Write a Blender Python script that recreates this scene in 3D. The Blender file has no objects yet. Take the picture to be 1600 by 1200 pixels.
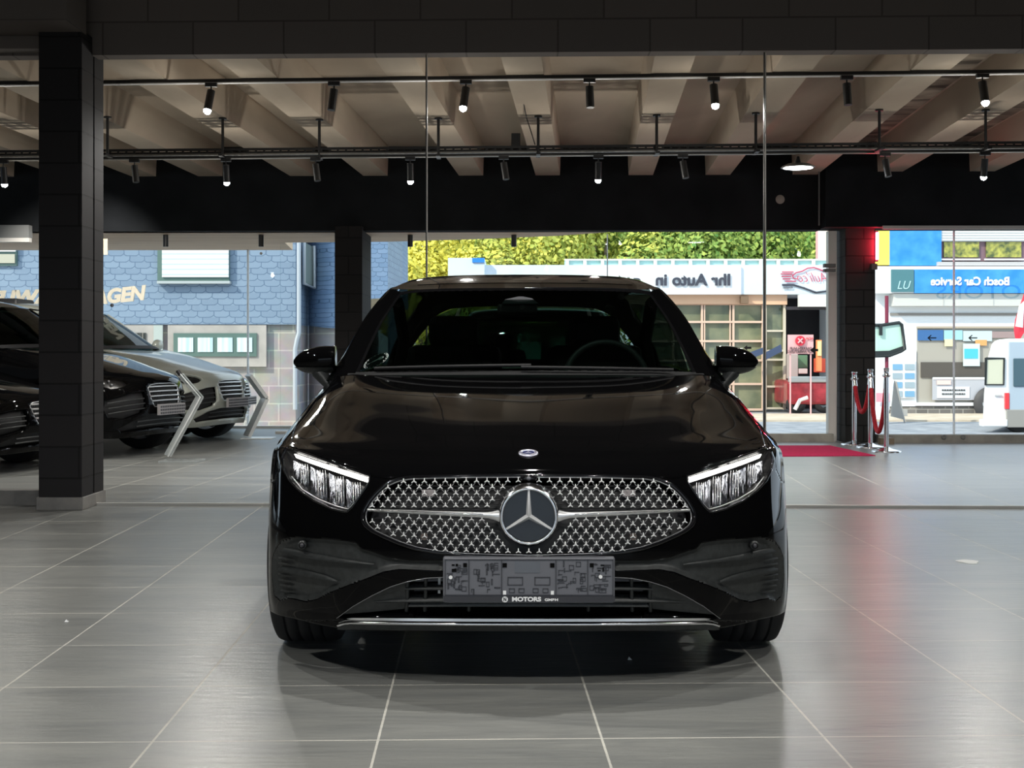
import bpy, math, random
import numpy as np
from mathutils import Vector, Matrix

S = bpy.context.scene
COL = S.collection
random.seed(7)
F_, H_, PX, PY = 2100.0, 1.03, 800.0, 555.0     # focal length in pixels, lens height, horizon

# ------------------------------------------------------------------ camera, sky, sun, exposure
cam_d = bpy.data.cameras.new('camera')
cam = bpy.data.objects.new('camera', cam_d); COL.objects.link(cam)
cam.location = (0, 0, H_); cam.rotation_euler = (math.pi/2, 0, 0)
cam_d.sensor_fit = 'HORIZONTAL'; cam_d.sensor_width = 36.0
cam_d.lens = 36.0*F_/1600.0
cam_d.shift_y = -(600.0-PY)/1600.0
cam_d.clip_end = 400
S.camera = cam
S.view_settings.view_transform = 'Standard'; S.view_settings.look = 'None'
S.view_settings.gamma = 1.0; S.view_settings.exposure = 0.55
S.view_settings.use_curve_mapping = False
S.cycles.max_bounces = 8; S.cycles.transparent_max_bounces = 24
S.cycles.glossy_bounces = 5; S.cycles.diffuse_bounces = 4
S.cycles.caustics_reflective = False; S.cycles.caustics_refractive = False
S.cycles.sample_clamp_indirect = 6.0

W = bpy.data.worlds.new('sky'); S.world = W; W.use_nodes = True
wn = W.node_tree.nodes; wl = W.node_tree.links
bg = wn['Background']; bg.inputs['Color'].default_value = (0.74, 0.87, 1.0, 1); bg.inputs['Strength'].default_value = 1.15

sd = bpy.data.lights.new('sun', 'SUN'); sd.energy = 2.7; sd.angle = 0.01; sd.color = (1.0, 0.93, 0.78)
sun = bpy.data.objects.new('sun', sd); COL.objects.link(sun)
sun.rotation_euler = Vector((0.62, 0.50, -0.60)).to_track_quat('-Z', 'Y').to_euler()

# ------------------------------------------------------------------ materials
MATS = {}
def mat(name, col=(.5,.5,.5), rough=.5, metal=0.0, spec=.5, emit=None, es=0.0, coat=0.0):
    if name in MATS: return MATS[name]
    m = bpy.data.materials.new(name); m.use_nodes = True
    b = m.node_tree.nodes['Principled BSDF']
    b.inputs['Base Color'].default_value = (*col, 1); b.inputs['Roughness'].default_value = rough
    b.inputs['Metallic'].default_value = metal; b.inputs['Specular IOR Level'].default_value = spec
    b.inputs['Coat Weight'].default_value = coat; b.inputs['Coat Roughness'].default_value = .03
    if emit: b.inputs['Emission Color'].default_value = (*emit, 1); b.inputs['Emission Strength'].default_value = es
    MATS[name] = m
    return m
def nodes(m): return m.node_tree.nodes, m.node_tree.links, m.node_tree.nodes['Principled BSDF']
def noisy(m, c1, c2, scale=4.0, detail=6.0, dist=0.0, stretch=(1,1,1), bump=0.0, lo=.35, hi=.65, rot=0.0):
    n, l, b = nodes(m)
    tc = n.new('ShaderNodeTexCoord'); mp = n.new('ShaderNodeMapping'); mp.inputs['Scale'].default_value = stretch
    mp.inputs['Rotation'].default_value = (0,0,rot)
    nz = n.new('ShaderNodeTexNoise'); nz.inputs['Scale'].default_value = scale; nz.inputs['Detail'].default_value = detail
    nz.inputs['Distortion'].default_value = dist
    cr = n.new('ShaderNodeValToRGB'); cr.color_ramp.elements[0].position = lo; cr.color_ramp.elements[1].position = hi
    cr.color_ramp.elements[0].color = (*c1,1); cr.color_ramp.elements[1].color = (*c2,1)
    l.new(tc.outputs['Object'], mp.inputs[0]); l.new(mp.outputs[0], nz.inputs['Vector'])
    l.new(nz.outputs['Fac'], cr.inputs[0]); l.new(cr.outputs[0], b.inputs['Base Color'])
    if bump:
        bp = n.new('ShaderNodeBump'); bp.inputs['Strength'].default_value = bump; bp.inputs['Distance'].default_value = .02
        l.new(nz.outputs['Fac'], bp.inputs['Height']); l.new(bp.outputs[0], b.inputs['Normal'])
    return m
def brick(m, c1, c2, mortar, bw, bh, ms=.01, plane='XZ', offset=.5, bump=.3, noise=.0, rotz=0.0, loc=(0,0,0)):
    n, l, b = nodes(m)
    tc = n.new('ShaderNodeTexCoord')
    mp0 = n.new('ShaderNodeMapping'); mp0.vector_type = 'POINT'; mp0.inputs['Rotation'].default_value = (0,0,rotz); mp0.inputs['Location'].default_value = loc
    sp = n.new('ShaderNodeSeparateXYZ'); cb = n.new('ShaderNodeCombineXYZ')
    l.new(tc.outputs['Object'], mp0.inputs[0]); l.new(mp0.outputs[0], sp.inputs[0])
    if plane == 'XY': l.new(sp.outputs[0], cb.inputs[0]); l.new(sp.outputs[1], cb.inputs[1])
    elif plane == 'XZ': l.new(sp.outputs[0], cb.inputs[0]); l.new(sp.outputs[2], cb.inputs[1])
    else:
        ad = n.new('ShaderNodeMath'); ad.operation='ADD'; l.new(sp.outputs[0], ad.inputs[0]); l.new(sp.outputs[1], ad.inputs[1])
        l.new(ad.outputs[0], cb.inputs[0]); l.new(sp.outputs[2], cb.inputs[1])
    bt = n.new('ShaderNodeTexBrick'); bt.offset = offset; bt.squash = 1.0
    bt.inputs['Color1'].default_value = (*c1,1); bt.inputs['Color2'].default_value = (*c2,1); bt.inputs['Mortar'].default_value = (*mortar,1)
    bt.inputs['Scale'].default_value = 1.0; bt.inputs['Mortar Size'].default_value = ms
    bt.inputs['Brick Width'].default_value = bw; bt.inputs['Row Height'].default_value = bh
    bt.inputs['Mortar Smooth'].default_value = .1
    l.new(cb.outputs[0], bt.inputs['Vector'])
    out = bt.outputs['Color']
    if noise:
        nz = n.new('ShaderNodeTexNoise'); nz.inputs['Scale'].default_value = 3.0; nz.inputs['Detail'].default_value = 8
        l.new(cb.outputs[0], nz.inputs['Vector'])
        mx = n.new('ShaderNodeMix'); mx.data_type='RGBA'; mx.blend_type='OVERLAY'; mx.inputs['Factor'].default_value = noise
        l.new(out, mx.inputs['A']); l.new(nz.outputs['Color'], mx.inputs['B'])
        hs = n.new('ShaderNodeHueSaturation'); hs.inputs['Saturation'].default_value = .9; l.new(mx.outputs['Result'], hs.inputs['Color'])
        out = hs.outputs[0]
    l.new(out, b.inputs['Base Color'])
    if bump:
        iv = n.new('ShaderNodeMath'); iv.operation='SUBTRACT'; iv.inputs[0].default_value = 1.0; l.new(bt.outputs['Fac'], iv.inputs[1])
        bp = n.new('ShaderNodeBump'); bp.inputs['Strength'].default_value = bump; bp.inputs['Distance'].default_value = .01
        l.new(iv.outputs[0], bp.inputs['Height']); l.new(bp.outputs[0], b.inputs['Normal'])
    return m
def glass(name, tint=(.93,.97,.96), refl=.06, rough=0.0, extra=.9):
    m = bpy.data.materials.new(name); m.use_nodes = True; n = m.node_tree.nodes; l = m.node_tree.links
    n.remove(n['Principled BSDF'])
    tr = n.new('ShaderNodeBsdfTransparent'); tr.inputs[0].default_value = (*tint,1)
    gl = n.new('ShaderNodeBsdfGlossy'); gl.inputs['Roughness'].default_value = rough
    fr = n.new('ShaderNodeFresnel'); fr.inputs['IOR'].default_value = 1.5
    mu = n.new('ShaderNodeMath'); mu.operation='MULTIPLY'; mu.inputs[1].default_value = extra
    mx = n.new('ShaderNodeMixShader')
    l.new(fr.outputs[0], mu.inputs[0]); l.new(mu.outputs[0], mx.inputs[0]); l.new(tr.outputs[0], mx.inputs[1]); l.new(gl.outputs[0], mx.inputs[2])
    l.new(mx.outputs[0], n['Material Output'].inputs[0])
    MATS[name] = m
    return m

paint = mat('black_paint', (.0025,.0025,.0028), .035, 0, .13)
gloss = mat('gloss_black', (.006,.006,.007), .07, 0, .5)
satin = noisy(mat('satin_black', (.03,.03,.03), .45), (.022,.024,.024), (.034,.037,.037), 60, 2, bump=.03)
matte = mat('matte_black', (.012,.012,.013), .6)
void = mat('void_black', (.003,.003,.003), .9, spec=.1)
chrome = mat('chrome', (.85,.85,.87), .16, 1.0)
satchrome = mat('satin_chrome', (.72,.72,.72), .30, .75)
starmat = mat('grille_silver', (.86,.86,.86), .3, .1)
rubber = mat('rubber', (.016,.016,.017), .75)
plateg = mat('plate_grey', (.125,.128,.145), .45)
plated = mat('plate_dark', (.03,.03,.036), .5)
white = mat('white_letter', (.85,.85,.85), .5)
drl = mat('daytime_led', (.9,.9,.9), .3, emit=(1.0,.97,.9), es=3.4)
carglass = glass('car_glass', (.17,.23,.21), extra=.5)
sideglass_m = glass('side_glass', (.07,.09,.085), extra=.4)
rearglass = glass('rear_glass', (.26,.42,.34), extra=.5)
lens = glass('lamp_lens', (.95,.95,.95), extra=.7)
pane = glass('shop_glass', (.95,.98,.97), extra=.35)
acrylic = mat('acrylic',(.70,.74,.74),.15,spec=.8); acrylic.node_tree.nodes['Principled BSDF'].inputs['Alpha'].default_value = .45
seatm = mat('seat_leather', (.035,.035,.035), .5)
concrete = noisy(mat('ceiling_concrete', rough=.9, spec=.1), (.47,.39,.31), (.60,.51,.41), 1.3, 9, .6, (1,.35,1), .25)
soot = noisy(mat('stained_concrete', rough=.9, spec=.1), (.08,.07,.06), (.42,.36,.29), 1.2, 10, 1.0, (1,2.6,1), .1, .33, .72)
blackwall = noisy(mat('black_wall', rough=.85, spec=.15), (.008,.009,.010), (.014,.015,.017), 2.0, 5)
fasciam = brick(mat('painted_block', rough=.85, spec=.2), (.20,.172,.158), (.225,.19,.175), (.13,.11,.10), .62, .30, .006, 'XZ', bump=.6)
colm = brick(mat('painted_brick_column', rough=.8, spec=.2), (.034,.032,.034), (.040,.036,.037), (.022,.021,.021), 3.0, .21, .006, 'DZ', bump=.8)
colm2 = brick(mat('painted_brick_column_grey', rough=.8, spec=.25), (.028,.028,.027), (.036,.035,.033), (.012,.012,.012), .42, .20, .008, 'DZ', bump=.8)
basem = noisy(mat('grey_plinth', rough=.6), (.24,.23,.22), (.33,.31,.29), 8, 4)
fixture = mat('fixture_black', (.012,.012,.013), .45)
metalg = mat('galvanised', (.30,.29,.27), .4, .8)
bulb = mat('lit_bulb', (1,1,1), .3, emit=(.92,1.0,.97), es=40)
bay = mat('lit_panel', (1,1,1), .3, emit=(.95,1.0,1.0), es=12)
redlamp = mat('red_lamp', (.8,.05,.06), .3, emit=(1.0,.03,.06), es=70)

def cream_mat(name, c):
    m = mat(name,c,.5); n,l,b = nodes(m); t = n.new('ShaderNodeBsdfTranslucent'); t.inputs[0].default_value = (*c,1); x = n.new('ShaderNodeMixShader'); x.inputs[0].default_value = .4
    l.new(b.outputs[0],x.inputs[1]); l.new(t.outputs[0],x.inputs[2]); l.new(x.outputs[0],n['Material Output'].inputs[0]); return m
# ------------------------------------------------------------------ object helpers
def wloc(o):
    v = Vector((0,0,0))
    while o is not None: v += o.location; o = o.parent
    return v
def link(name, me, m, parent=None):
    o = bpy.data.objects.new(name, me); COL.objects.link(o)
    if m: me.materials.append(m)
    if parent: o.parent = parent
    return o
def tag(o, label, cat, group=None, kind=None):
    o['label'] = label; o['category'] = cat
    if group: o['group'] = group
    if kind: o['kind'] = kind
    return o
def thing(name, label, cat, loc=(0,0,0), rz=0, group=None):
    o = bpy.data.objects.new(name, None); COL.objects.link(o); o.empty_display_size = .1
    o.location = loc; o.rotation_euler = (0,0,rz)
    return tag(o, label, cat, group)
class MB:
    def __init__(s): s.v = []; s.f = []; s.sm = []
    def add(s, vs, fs, smooth=False):
        b = len(s.v); s.v += [tuple(map(float, p)) for p in vs]
        s.f += [tuple(i+b for i in f) for f in fs]; s.sm += [smooth]*len(fs); return s
    def box(s, x0,x1,y0,y1,z0,z1, M=None):
        v = [(x,y,z) for x in (x0,x1) for y in (y0,y1) for z in (z0,z1)]
        if M is not None: v = [M @ Vector(p) for p in v]
        return s.add(v, [(0,1,3,2),(4,6,7,5),(0,4,5,1),(2,3,7,6),(0,2,6,4),(1,5,7,3)])
    def cyl(s, p0, p1, r0, r1=None, n=16, cap=True):
        r1 = r0 if r1 is None else r1
        p0 = Vector(p0); p1 = Vector(p1); d = (p1-p0).normalized()
        a = d.orthogonal().normalized(); b = d.cross(a)
        v = []
        for p, r in ((p0,r0),(p1,r1)):
            for k in range(n):
                t = 2*math.pi*k/n; v.append(p + a*(r*math.cos(t)) + b*(r*math.sin(t)))
        s.add(v, [(k,(k+1)%n,n+(k+1)%n,n+k) for k in range(n)], True)
        if cap: s.add(v, [tuple(range(n))[::-1], tuple(range(n,2*n))])
        return s
    def tube(s, pts, r, n=8, closed=False):
        pts = [Vector(p) for p in pts]; m = len(pts); v = []; up = None
        for i,p in enumerate(pts):
            a = pts[(i-1)%m] if (i>0 or closed) else p; b = pts[(i+1)%m] if (i<m-1 or closed) else p
            d = (b-a).normalized()
            if up is None: up = d.orthogonal().normalized()
            up = (up - d*up.dot(d)); up = up.normalized() if up.length>1e-6 else d.orthogonal().normalized()
            q = d.cross(up); rr = r[i] if hasattr(r,'__len__') else r
            for k in range(n):
                t = 2*math.pi*k/n; v.append(p + up*(rr*math.cos(t)) + q*(rr*math.sin(t)))
        e = m if closed else m-1
        s.add(v, [(i*n+k, i*n+(k+1)%n, ((i+1)%m)*n+(k+1)%n, ((i+1)%m)*n+k) for i in range(e) for k in range(n)], True)
        if not closed: s.add(v, [tuple(range(n))[::-1], tuple(range((m-1)*n, m*n))])
        return s
    def lathe(s, prof, centre, axis='Z', n=32):
        c = Vector(centre); v = []
        for (r,h) in prof:
            for k in range(n):
                t = 2*math.pi*k/n; a,b = r*math.cos(t), r*math.sin(t)
                v.append(c + Vector({'Z':(a,b,h),'X':(h,a,b),'Y':(a,h,b)}[axis]))
        m = len(prof)
        return s.add(v, [(i*n+k, i*n+(k+1)%n, (i+1)*n+(k+1)%n, (i+1)*n+k) for i in range(m-1) for k in range(n)], True)
    def ball(s, c, r, n=12, sc=(1,1,1)):
        v = []; m = n//2
        for i in range(m+1):
            a = math.pi*i/m
            for k in range(n):
                t = 2*math.pi*k/n
                v.append((c[0]+r*sc[0]*math.sin(a)*math.cos(t), c[1]+r*sc[1]*math.sin(a)*math.sin(t), c[2]+r*sc[2]*math.cos(a)))
        return s.add(v, [(i*n+k, i*n+(k+1)%n, (i+1)*n+(k+1)%n, (i+1)*n+k) for i in range(m) for k in range(n)], True)
    def grid(s, G, smooth=True, flip=False):
        R, C = len(G), len(G[0]); v = [p for row in G for p in row]
        f = [(i*C+j, i*C+j+1, (i+1)*C+j+1, (i+1)*C+j) for i in range(R-1) for j in range(C-1)]
        if flip: f = [q[::-1] for q in f]
        return s.add(v, f, smooth)
    def build(s, name, m, parent=None, local=False, bevel=0, solid=0, recalc=False):
        off = Vector((0,0,0)) if (local or parent is None) else wloc(parent)
        me = bpy.data.meshes.new(name)
        me.from_pydata([(p[0]-off.x, p[1]-off.y, p[2]-off.z) for p in s.v], [], s.f)
        me.polygons.foreach_set('use_smooth', s.sm); me.update()
        if recalc:
            import bmesh
            b = bmesh.new(); b.from_mesh(me); bmesh.ops.remove_doubles(b, verts=b.verts, dist=1e-5); bmesh.ops.recalc_face_normals(b, faces=b.faces); b.to_mesh(me); b.free()
        o = link(name, me, m, parent)
        if bevel:
            md = o.modifiers.new('b','BEVEL'); md.width = bevel; md.segments = 2; md.limit_method = 'ANGLE'
        if solid:
            md = o.modifiers.new('s','SOLIDIFY'); md.thickness = abs(solid); md.offset = -1 if solid>0 else 1
        return o
def box(name, x0,x1,y0,y1,z0,z1, m, parent=None, bevel=0, local=False):
    return MB().box(x0,x1,y0,y1,z0,z1).build(name, m, parent, local, bevel)
def at(px, py, Y): return Vector(((px-PX)/F_*Y, Y, H_+(PY-py)/F_*Y))
def fbox(name, px0, px1, py0, py1, Y, m, parent=None, depth=.05, bevel=0):
    a = at(px0, py1, Y); b = at(px1, py0, Y)
    return box(name, a.x, b.x, Y, Y+depth, a.z, b.z, m, parent, bevel)
def mbox(mb, px0, px1, py0, py1, Y, depth=.05):
    a = at(px0, py1, Y); b = at(px1, py0, Y); return mb.box(a.x, b.x, Y, Y+depth, a.z, b.z)
def struct(o): o['kind'] = 'structure'; return o
def text(name, body, px, py, hpx, Y, m, parent=None, mirror=False, shear=0, rot=0, bold=0.0, ext=.01, sx=1.0, loc=None, size=None, font=None):
    cu = bpy.data.curves.new(name, 'FONT'); cu.body = body; cu.align_x = 'CENTER'; cu.align_y = 'CENTER'
    cu.size = size if size else hpx/F_*Y/.70; cu.extrude = ext; cu.shear = shear; cu.offset = bold; cu.resolution_u = 4
    o = bpy.data.objects.new(name, cu); COL.objects.link(o); cu.materials.append(m)
    p = at(px, py, Y) if loc is None else Vector(loc)
    if parent: o.parent = parent; p = p - wloc(parent) if loc is None else p
    o.location = p; o.rotation_euler = (math.pi/2, rot, 0); o.scale = ((-1 if mirror else 1)*sx, 1, 1)
    return o
def copy_tree(o, parent=None):
    c = o.copy(); COL.objects.link(c); c.parent = parent
    for ch in list(o.children): copy_tree(ch, c)
    return c

# ------------------------------------------------------------------ room: floors
def tile_material(name, rotz, loc):
    m = mat(name, (.3,.3,.3), .34, 0, .5)
    n, l, b = nodes(m)
    tc = n.new('ShaderNodeTexCoord'); mp = n.new('ShaderNodeMapping'); mp.inputs['Rotation'].default_value = (0,0,rotz); mp.inputs['Location'].default_value = loc
    l.new(tc.outputs['Object'], mp.inputs[0])
    bt = n.new('ShaderNodeTexBrick'); bt.offset = 0.0; bt.squash = 1.0
    bt.inputs['Scale'].default_value = 1; bt.inputs['Brick Width'].default_value = .600; bt.inputs['Row Height'].default_value = .600
    bt.inputs['Mortar Size'].default_value = .0034; bt.inputs['Mortar Smooth'].default_value = 0; bt.inputs['Bias'].default_value = 0
    bt.inputs['Color1'].default_value = (.225,.23,.225,1); bt.inputs['Color2'].default_value = (.265,.268,.26,1); bt.inputs['Mortar'].default_value = (.56,.545,.50,1)
    l.new(mp.outputs[0], bt.inputs['Vector'])
    n1 = n.new('ShaderNodeTexNoise'); n1.inputs['Scale'].default_value = 2.2; n1.inputs['Detail'].default_value = 10; n1.inputs['Distortion'].default_value = 1.2; n1.inputs['Roughness'].default_value=.65
    s1 = n.new('ShaderNodeMapping'); s1.inputs['Scale'].default_value = (.55, 2.8, 1); l.new(mp.outputs[0], s1.inputs[0]); l.new(s1.outputs[0], n1.inputs['Vector'])
    cr = n.new('ShaderNodeValToRGB'); cr.color_ramp.elements[0].position=.3; cr.color_ramp.elements[1].position=.7
    cr.color_ramp.elements[0].color=(.76,.77,.78,1); cr.color_ramp.elements[1].color=(1.18,1.17,1.13,1)
    l.new(n1.outputs['Fac'], cr.inputs[0])
    mx = n.new('ShaderNodeMix'); mx.data_type='RGBA'; mx.blend_type='MULTIPLY'; mx.inputs['Factor'].default_value = 1
    l.new(bt.outputs['Color'], mx.inputs['A']); l.new(cr.outputs[0], mx.inputs['B']); l.new(mx.outputs['Result'], b.inputs['Base Color'])
    n2 = n.new('ShaderNodeTexNoise'); n2.inputs['Scale'].default_value = 14; n2.inputs['Detail'].default_value = 6
    s2 = n.new('ShaderNodeMapping'); s2.inputs['Scale'].default_value = (.5, 2.6, 1); l.new(mp.outputs[0], s2.inputs[0]); l.new(s2.outputs[0], n2.inputs['Vector'])
    iv = n.new('ShaderNodeMath'); iv.operation='MULTIPLY_ADD'; iv.inputs[1].default_value=-.5; l.new(bt.outputs['Fac'], iv.inputs[0]); l.new(n2.outputs['Fac'], iv.inputs[2])
    bp = n.new('ShaderNodeBump'); bp.inputs['Strength'].default_value=.45; bp.inputs['Distance'].default_value=.005
    l.new(iv.outputs[0], bp.inputs['Height']); l.new(bp.outputs[0], b.inputs['Normal'])
    rr = n.new('ShaderNodeMapRange'); rr.inputs['To Min'].default_value=.27; rr.inputs['To Max'].default_value=.34; l.new(n1.outputs['Fac'], rr.inputs['Value']); ad_ = n.new('ShaderNodeMath'); ad_.operation='MULTIPLY_ADD'; ad_.inputs[1].default_value=.5; l.new(bt.outputs['Fac'], ad_.inputs[0]); l.new(rr.outputs[0], ad_.inputs[2]); l.new(ad_.outputs[0], b.inputs['Roughness'])
    return m
def mirY(x): return 9.14-.03*x           # line of the mirror wall; its reflection is modelled beyond it
# joints: front grid runs to x=745 on the horizon, rear grid to x=920
A1 = math.atan(.026); A2 = -math.atan(.057)
tile1 = tile_material('floor_tile', -A1, (.265, -.005, 0))
tile2 = tile_material('floor_tile_rear', -A2, (.10, .25, 0))
MB().add([(-9,-5,0),(9,-5,0),(9,mirY(9),0),(-9,mirY(-9),0)], [(0,1,2,3)]).build('floor', tile1)['kind'] = 'structure'
MB().add([(-16,mirY(-16),0),(-9,mirY(-9),0),(9,mirY(9),0),(16,mirY(16),0),(16,16.4,0),(1.5,16.7,0),(1.0,17.8,0),(-3.0,17.8,0),(-3.0,19.05,0),(-16,19.05,0)], [(0,1,2,3,4,5,6,7,8,9)]).build('floor', tile2)['kind'] = 'structure'

# ------------------------------------------------------------------ room: walls, columns, ceiling
def slab(name, xa, xb, yfun, th, z0, z1, m, kind=True):
    v = []
    for x in (xa, xb):
        for d in (0, th):
            for z in (z0, z1): v.append((x, yfun(x)+d, z))
    o = MB().add(v, [(0,1,3,2),(4,6,7,5),(0,4,5,1),(2,3,7,6),(0,2,6,4),(1,5,7,3)]).build(name, m)
    if kind: o['kind'] = 'structure'
    return o
slab('wall_back', -9, 9, lambda x: mirY(x)-.06, .14, 3.076, 3.9, fasciam)
struct(box('wall_left', -9.1,-9,-5,9.4,0,3.9, blackwall)); struct(box('wall_right', 9,9.1,-5,8.87,0,3.9, blackwall))
struct(box('wall_front', -9,9,-5.1,-5,2.4,3.9, blackwall))
struct(box('wall_front', -9,-5.4,-5.1,-5,0,2.4, blackwall)); struct(box('wall_front', 5.4,9,-5.1,-5,0,2.4, blackwall)); struct(box('wall_front', -9,9,-5.1,-5,0,.12, blackwall))
struct(box('street_front',-30,30,-40,-5.1,-.4,-.3,noisy(mat('front_asphalt',rough=.9),(.10,.105,.11),(.16,.165,.17),2,6)))
struct(box('ceiling', -9,9,-5,9.42,3.9,4.0, noisy(mat('dark_ceiling', rough=.9), (.05,.042,.034),(.08,.07,.055), 1.5, 6)))
t = thing('ceiling_beam', 'black painted ceiling beam crossing above the front brick column', 'beam', (-4.4, 9.0, 3.18)); t['kind']='structure'
box('beam_body', -7.5,-2.86, 8.62,9.03,3.18,3.9, fasciam, t); box('beam_ledge', -7.5,-3.15, 9.03,9.16,3.09,3.18, fasciam, t)
# columns
def column(name, label, x0,x1,y0,y1,z1,m, base=None):
    t = thing(name, label, 'column', ((x0+x1)/2,(y0+y1)/2,0)); t['kind']='structure'
    box('shaft', x0,x1,y0,y1,0,z1, m, t, .006)
    if base:
        MB().box(x0-.012,x1+.012,y0-.012,y1+.012,0,base).build('plinth', basem, t, bevel=.004)
    return t
c1 = column('brick_column', 'thick black brick column standing in front at the left', -3.15,-2.862,8.94,9.19,3.2, colm, .085)
c2 = column('brick_column', 'mirror reflection of the front left brick column, built as a second column', -3.15,-2.862,9.21,9.42,3.17, colm, .085)  # block added as the mirror image of the front column
c3 = column('brick_column', 'black brick column left of the windscreen of the black hatchback', at(523,0,15.9).x, at(566,0,15.9).x, 15.9,16.9,2.56, brick(mat('painted_brick_black', rough=.8, spec=.2), (.012,.011,.011), (.016,.014,.014), (.007,.007,.007), .5, .22, .008, 'DZ', bump=.5))
c4 = column('brick_column', 'black brick column behind the chrome rope posts', at(1319,0,15.9).x, at(1366,0,15.9).x, 15.85,16.35,2.56, colm2)
# panel wall edge strips, floor rail
seam = mat('panel_edge', (.85,.78,.72), .5); seamd = mat('panel_edge_dark', (.06,.055,.05), .4, .3)
k = 0
for px, m in ((667.2, seam), (1196, seam), (665.9, seamd), (1193.8, seamd)):
    k += 1; x = (px-PX)/F_*mirY((px-PX)/F_*9.14); y = mirY(x)
    struct(box('trim_%d'%k, x-.0032, x+.0032, y-.01, y+.01, .03, 3.08, m))
rail = mat('floor_rail', (.72,.70,.66), .4)
slab('baseboard_back', -2.86, 9, lambda x: mirY(x)-.012, .03, 0, .018, rail)
slab('baseboard_left', -9, -3.16, lambda x: mirY(x)+.0, .12, 0, .10, basem)
# rear room, the mirror image built as geometry: u along ribs
def rv(u, v, z):      # rear room grid to world
    c, s_ = math.cos(A2), math.sin(A2)
    return Vector((c*u - s_*v, s_*u + c*v, z))
ZB, ZS = 3.17, 3.52
# facade line
def facY(x): return 16.0 - .02*x
V = [(-16,mirY(-16)+.1,ZS),(16,mirY(16)+.1,ZS),(16,facY(16)+.3,ZS),(-16,facY(-16)+.3,ZS)]
V += [(p[0],p[1],ZS+.1) for p in V]
MB().add(V, [(3,2,1,0),(4,5,6,7),(0,1,5,4),(2,3,7,6)]).build('ceiling', concrete)['kind'] = 'structure'
# ribs: px positions of the right edges at the facade
rib_r = [-330,-210,-95,15,130,240,345,490,605,755,875,1020,1140,1275,1400,1540,1670,1800,1930]
for i, pr in enumerate(rib_r):
    pl = pr - 38
    ytop = 8.75; v = []
    xr, xl = (pr-PX)/F_*16.0, (pl-PX)/F_*16.0
    def ln(x, Y): return x + (Y-16.0)*.057
    ys = (mirY(0)+.28 if True else 0, 16.02)
    y0 = mirY(xr-.4)+.09
    y1 = facY(xr)+.02
    pts = [(ln(xl,y0),y0),(ln(xr,y0),y0),(ln(xr,y1),y1),(ln(xl,y1),y1)]
    v = [(x,y,ZB) for x,y in pts]
    fl = .015   # the rib widens towards the slab
    pt2 = [(ln(xl-fl,y0),y0),(ln(xr+fl,y0),y0),(ln(xr+fl,y1),y1),(ln(xl-fl,y1),y1)]
    v += [(x,y,ZS+.02) for x,y in pt2]
    o = MB().add(v, [(0,3,2,1),(0,1,5,4),(2,3,7,6),(1,2,6,5),(3,0,4,7)]).build('ceiling_rib', concrete)
    side = ['left of the front column','above the parked cars','over the black hatchback','over the rope posts'][min(3,max(0,(i-2)//4))]
    tag(o, 'beige concrete ceiling rib running front to back', 'ceiling beam', 'concrete ribs of the ceiling'); o['kind']='structure'
# sooty slab panels between two right ribs
for (pa, pb) in ((1290,1362),(1415,1502)):
    y0, y1 = mirY(4)+.35, facY(4)
    xs = [(pa-PX)/F_*16.0+.06, (pb-PX)/F_*16.0-.06]
    pts = [(ln(xs[0],y0),y0,ZS-.012),(ln(xs[1],y0),y0,ZS-.012),(ln(xs[1],y1),y1,ZS-.012),(ln(xs[0],y1),y1,ZS-.012)]
    o = MB().add(pts+[(p[0],p[1],ZS-.002) for p in pts], [(3,2,1,0),(0,1,5,4),(1,2,6,5),(2,3,7,6),(3,0,4,7)]).build('trim_ceiling', soot); struct(o)
# black wall above the shop windows, side returns
ZH = 2.516
slab('wall_facade', -16, at(1280,0,16).x, facY, .25, ZH, ZS, blackwall)
slab('wall_facade', at(1280,0,16).x, 16, lambda x: facY(x)-.25, .5, ZH+.01, ZS, blackwall)
wbeige = noisy(mat('soffit_board', rough=.6), (.70,.47,.29), (.85,.62,.42), 3, 8, .3, (.3,5,1))
# soffit over the set-back glazing
sof = [(-16,19.1),(-3.1,19.0),(-3.0,17.75),(-1.6,17.6),(-.4,17.2),(.55,16.75),(1.15,16.25),(1.15,16.2),(-16,16.2)]
MB().add([(x,y,ZH) for x,y in sof]+[(x,y,ZH+.12) for x,y in sof], [tuple(range(9))[::-1], tuple(range(9,18))]+[(i,(i+1)%9,9+(i+1)%9,9+i) for i in range(9)]).build('trim_soffit', wbeige)['kind']='structure'
struct(box('wall_side', -16.1,-16,9.6,19.1,0,ZS, blackwall)); struct(box('wall_side', 16,16.1,8.7,16,0,ZS, blackwall))
# the roof body above keeps the sun out
struct(box('roof', -17,17,-6,17.6,4.05,4.3, matte))
# glazing
white_fr = mat('white_frame', (.82,.78,.72), .4)
kerbm = noisy(mat('sill_stone', rough=.5), (.30,.28,.24), (.42,.39,.33), 6, 4)
gl = [(-15.9,19.0),(-3.25,18.9),(-3.05,17.68),(-2.6,17.62),(-1.6,17.45),(-.4,17.1),(.55,16.65),(1.1,16.2)]
wi = 0
for (a, b) in zip(gl[:-1], gl[1:]):
    wi += 1
    MB().add([(a[0],a[1],.05),(b[0],b[1],.05),(b[0],b[1],ZH),(a[0],a[1],ZH)], [(0,1,2,3)]).build('window_%d'%wi, pane)['kind']='structure'
for (pa, pb) in ((926,1292),(1368,1490),(1492,2200)):
    wi += 1
    xa, xb = at(pa,0,16.1).x, at(pb,0,16.1).x
    MB().add([(xa,facY(xa)+.1,.10),(xb,facY(xb)+.1,.10),(xb,facY(xb)+.1,ZH),(xa,facY(xa)+.1,ZH)], [(0,1,2,3)]).build('window_%d'%wi, pane)['kind']='structure'
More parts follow.
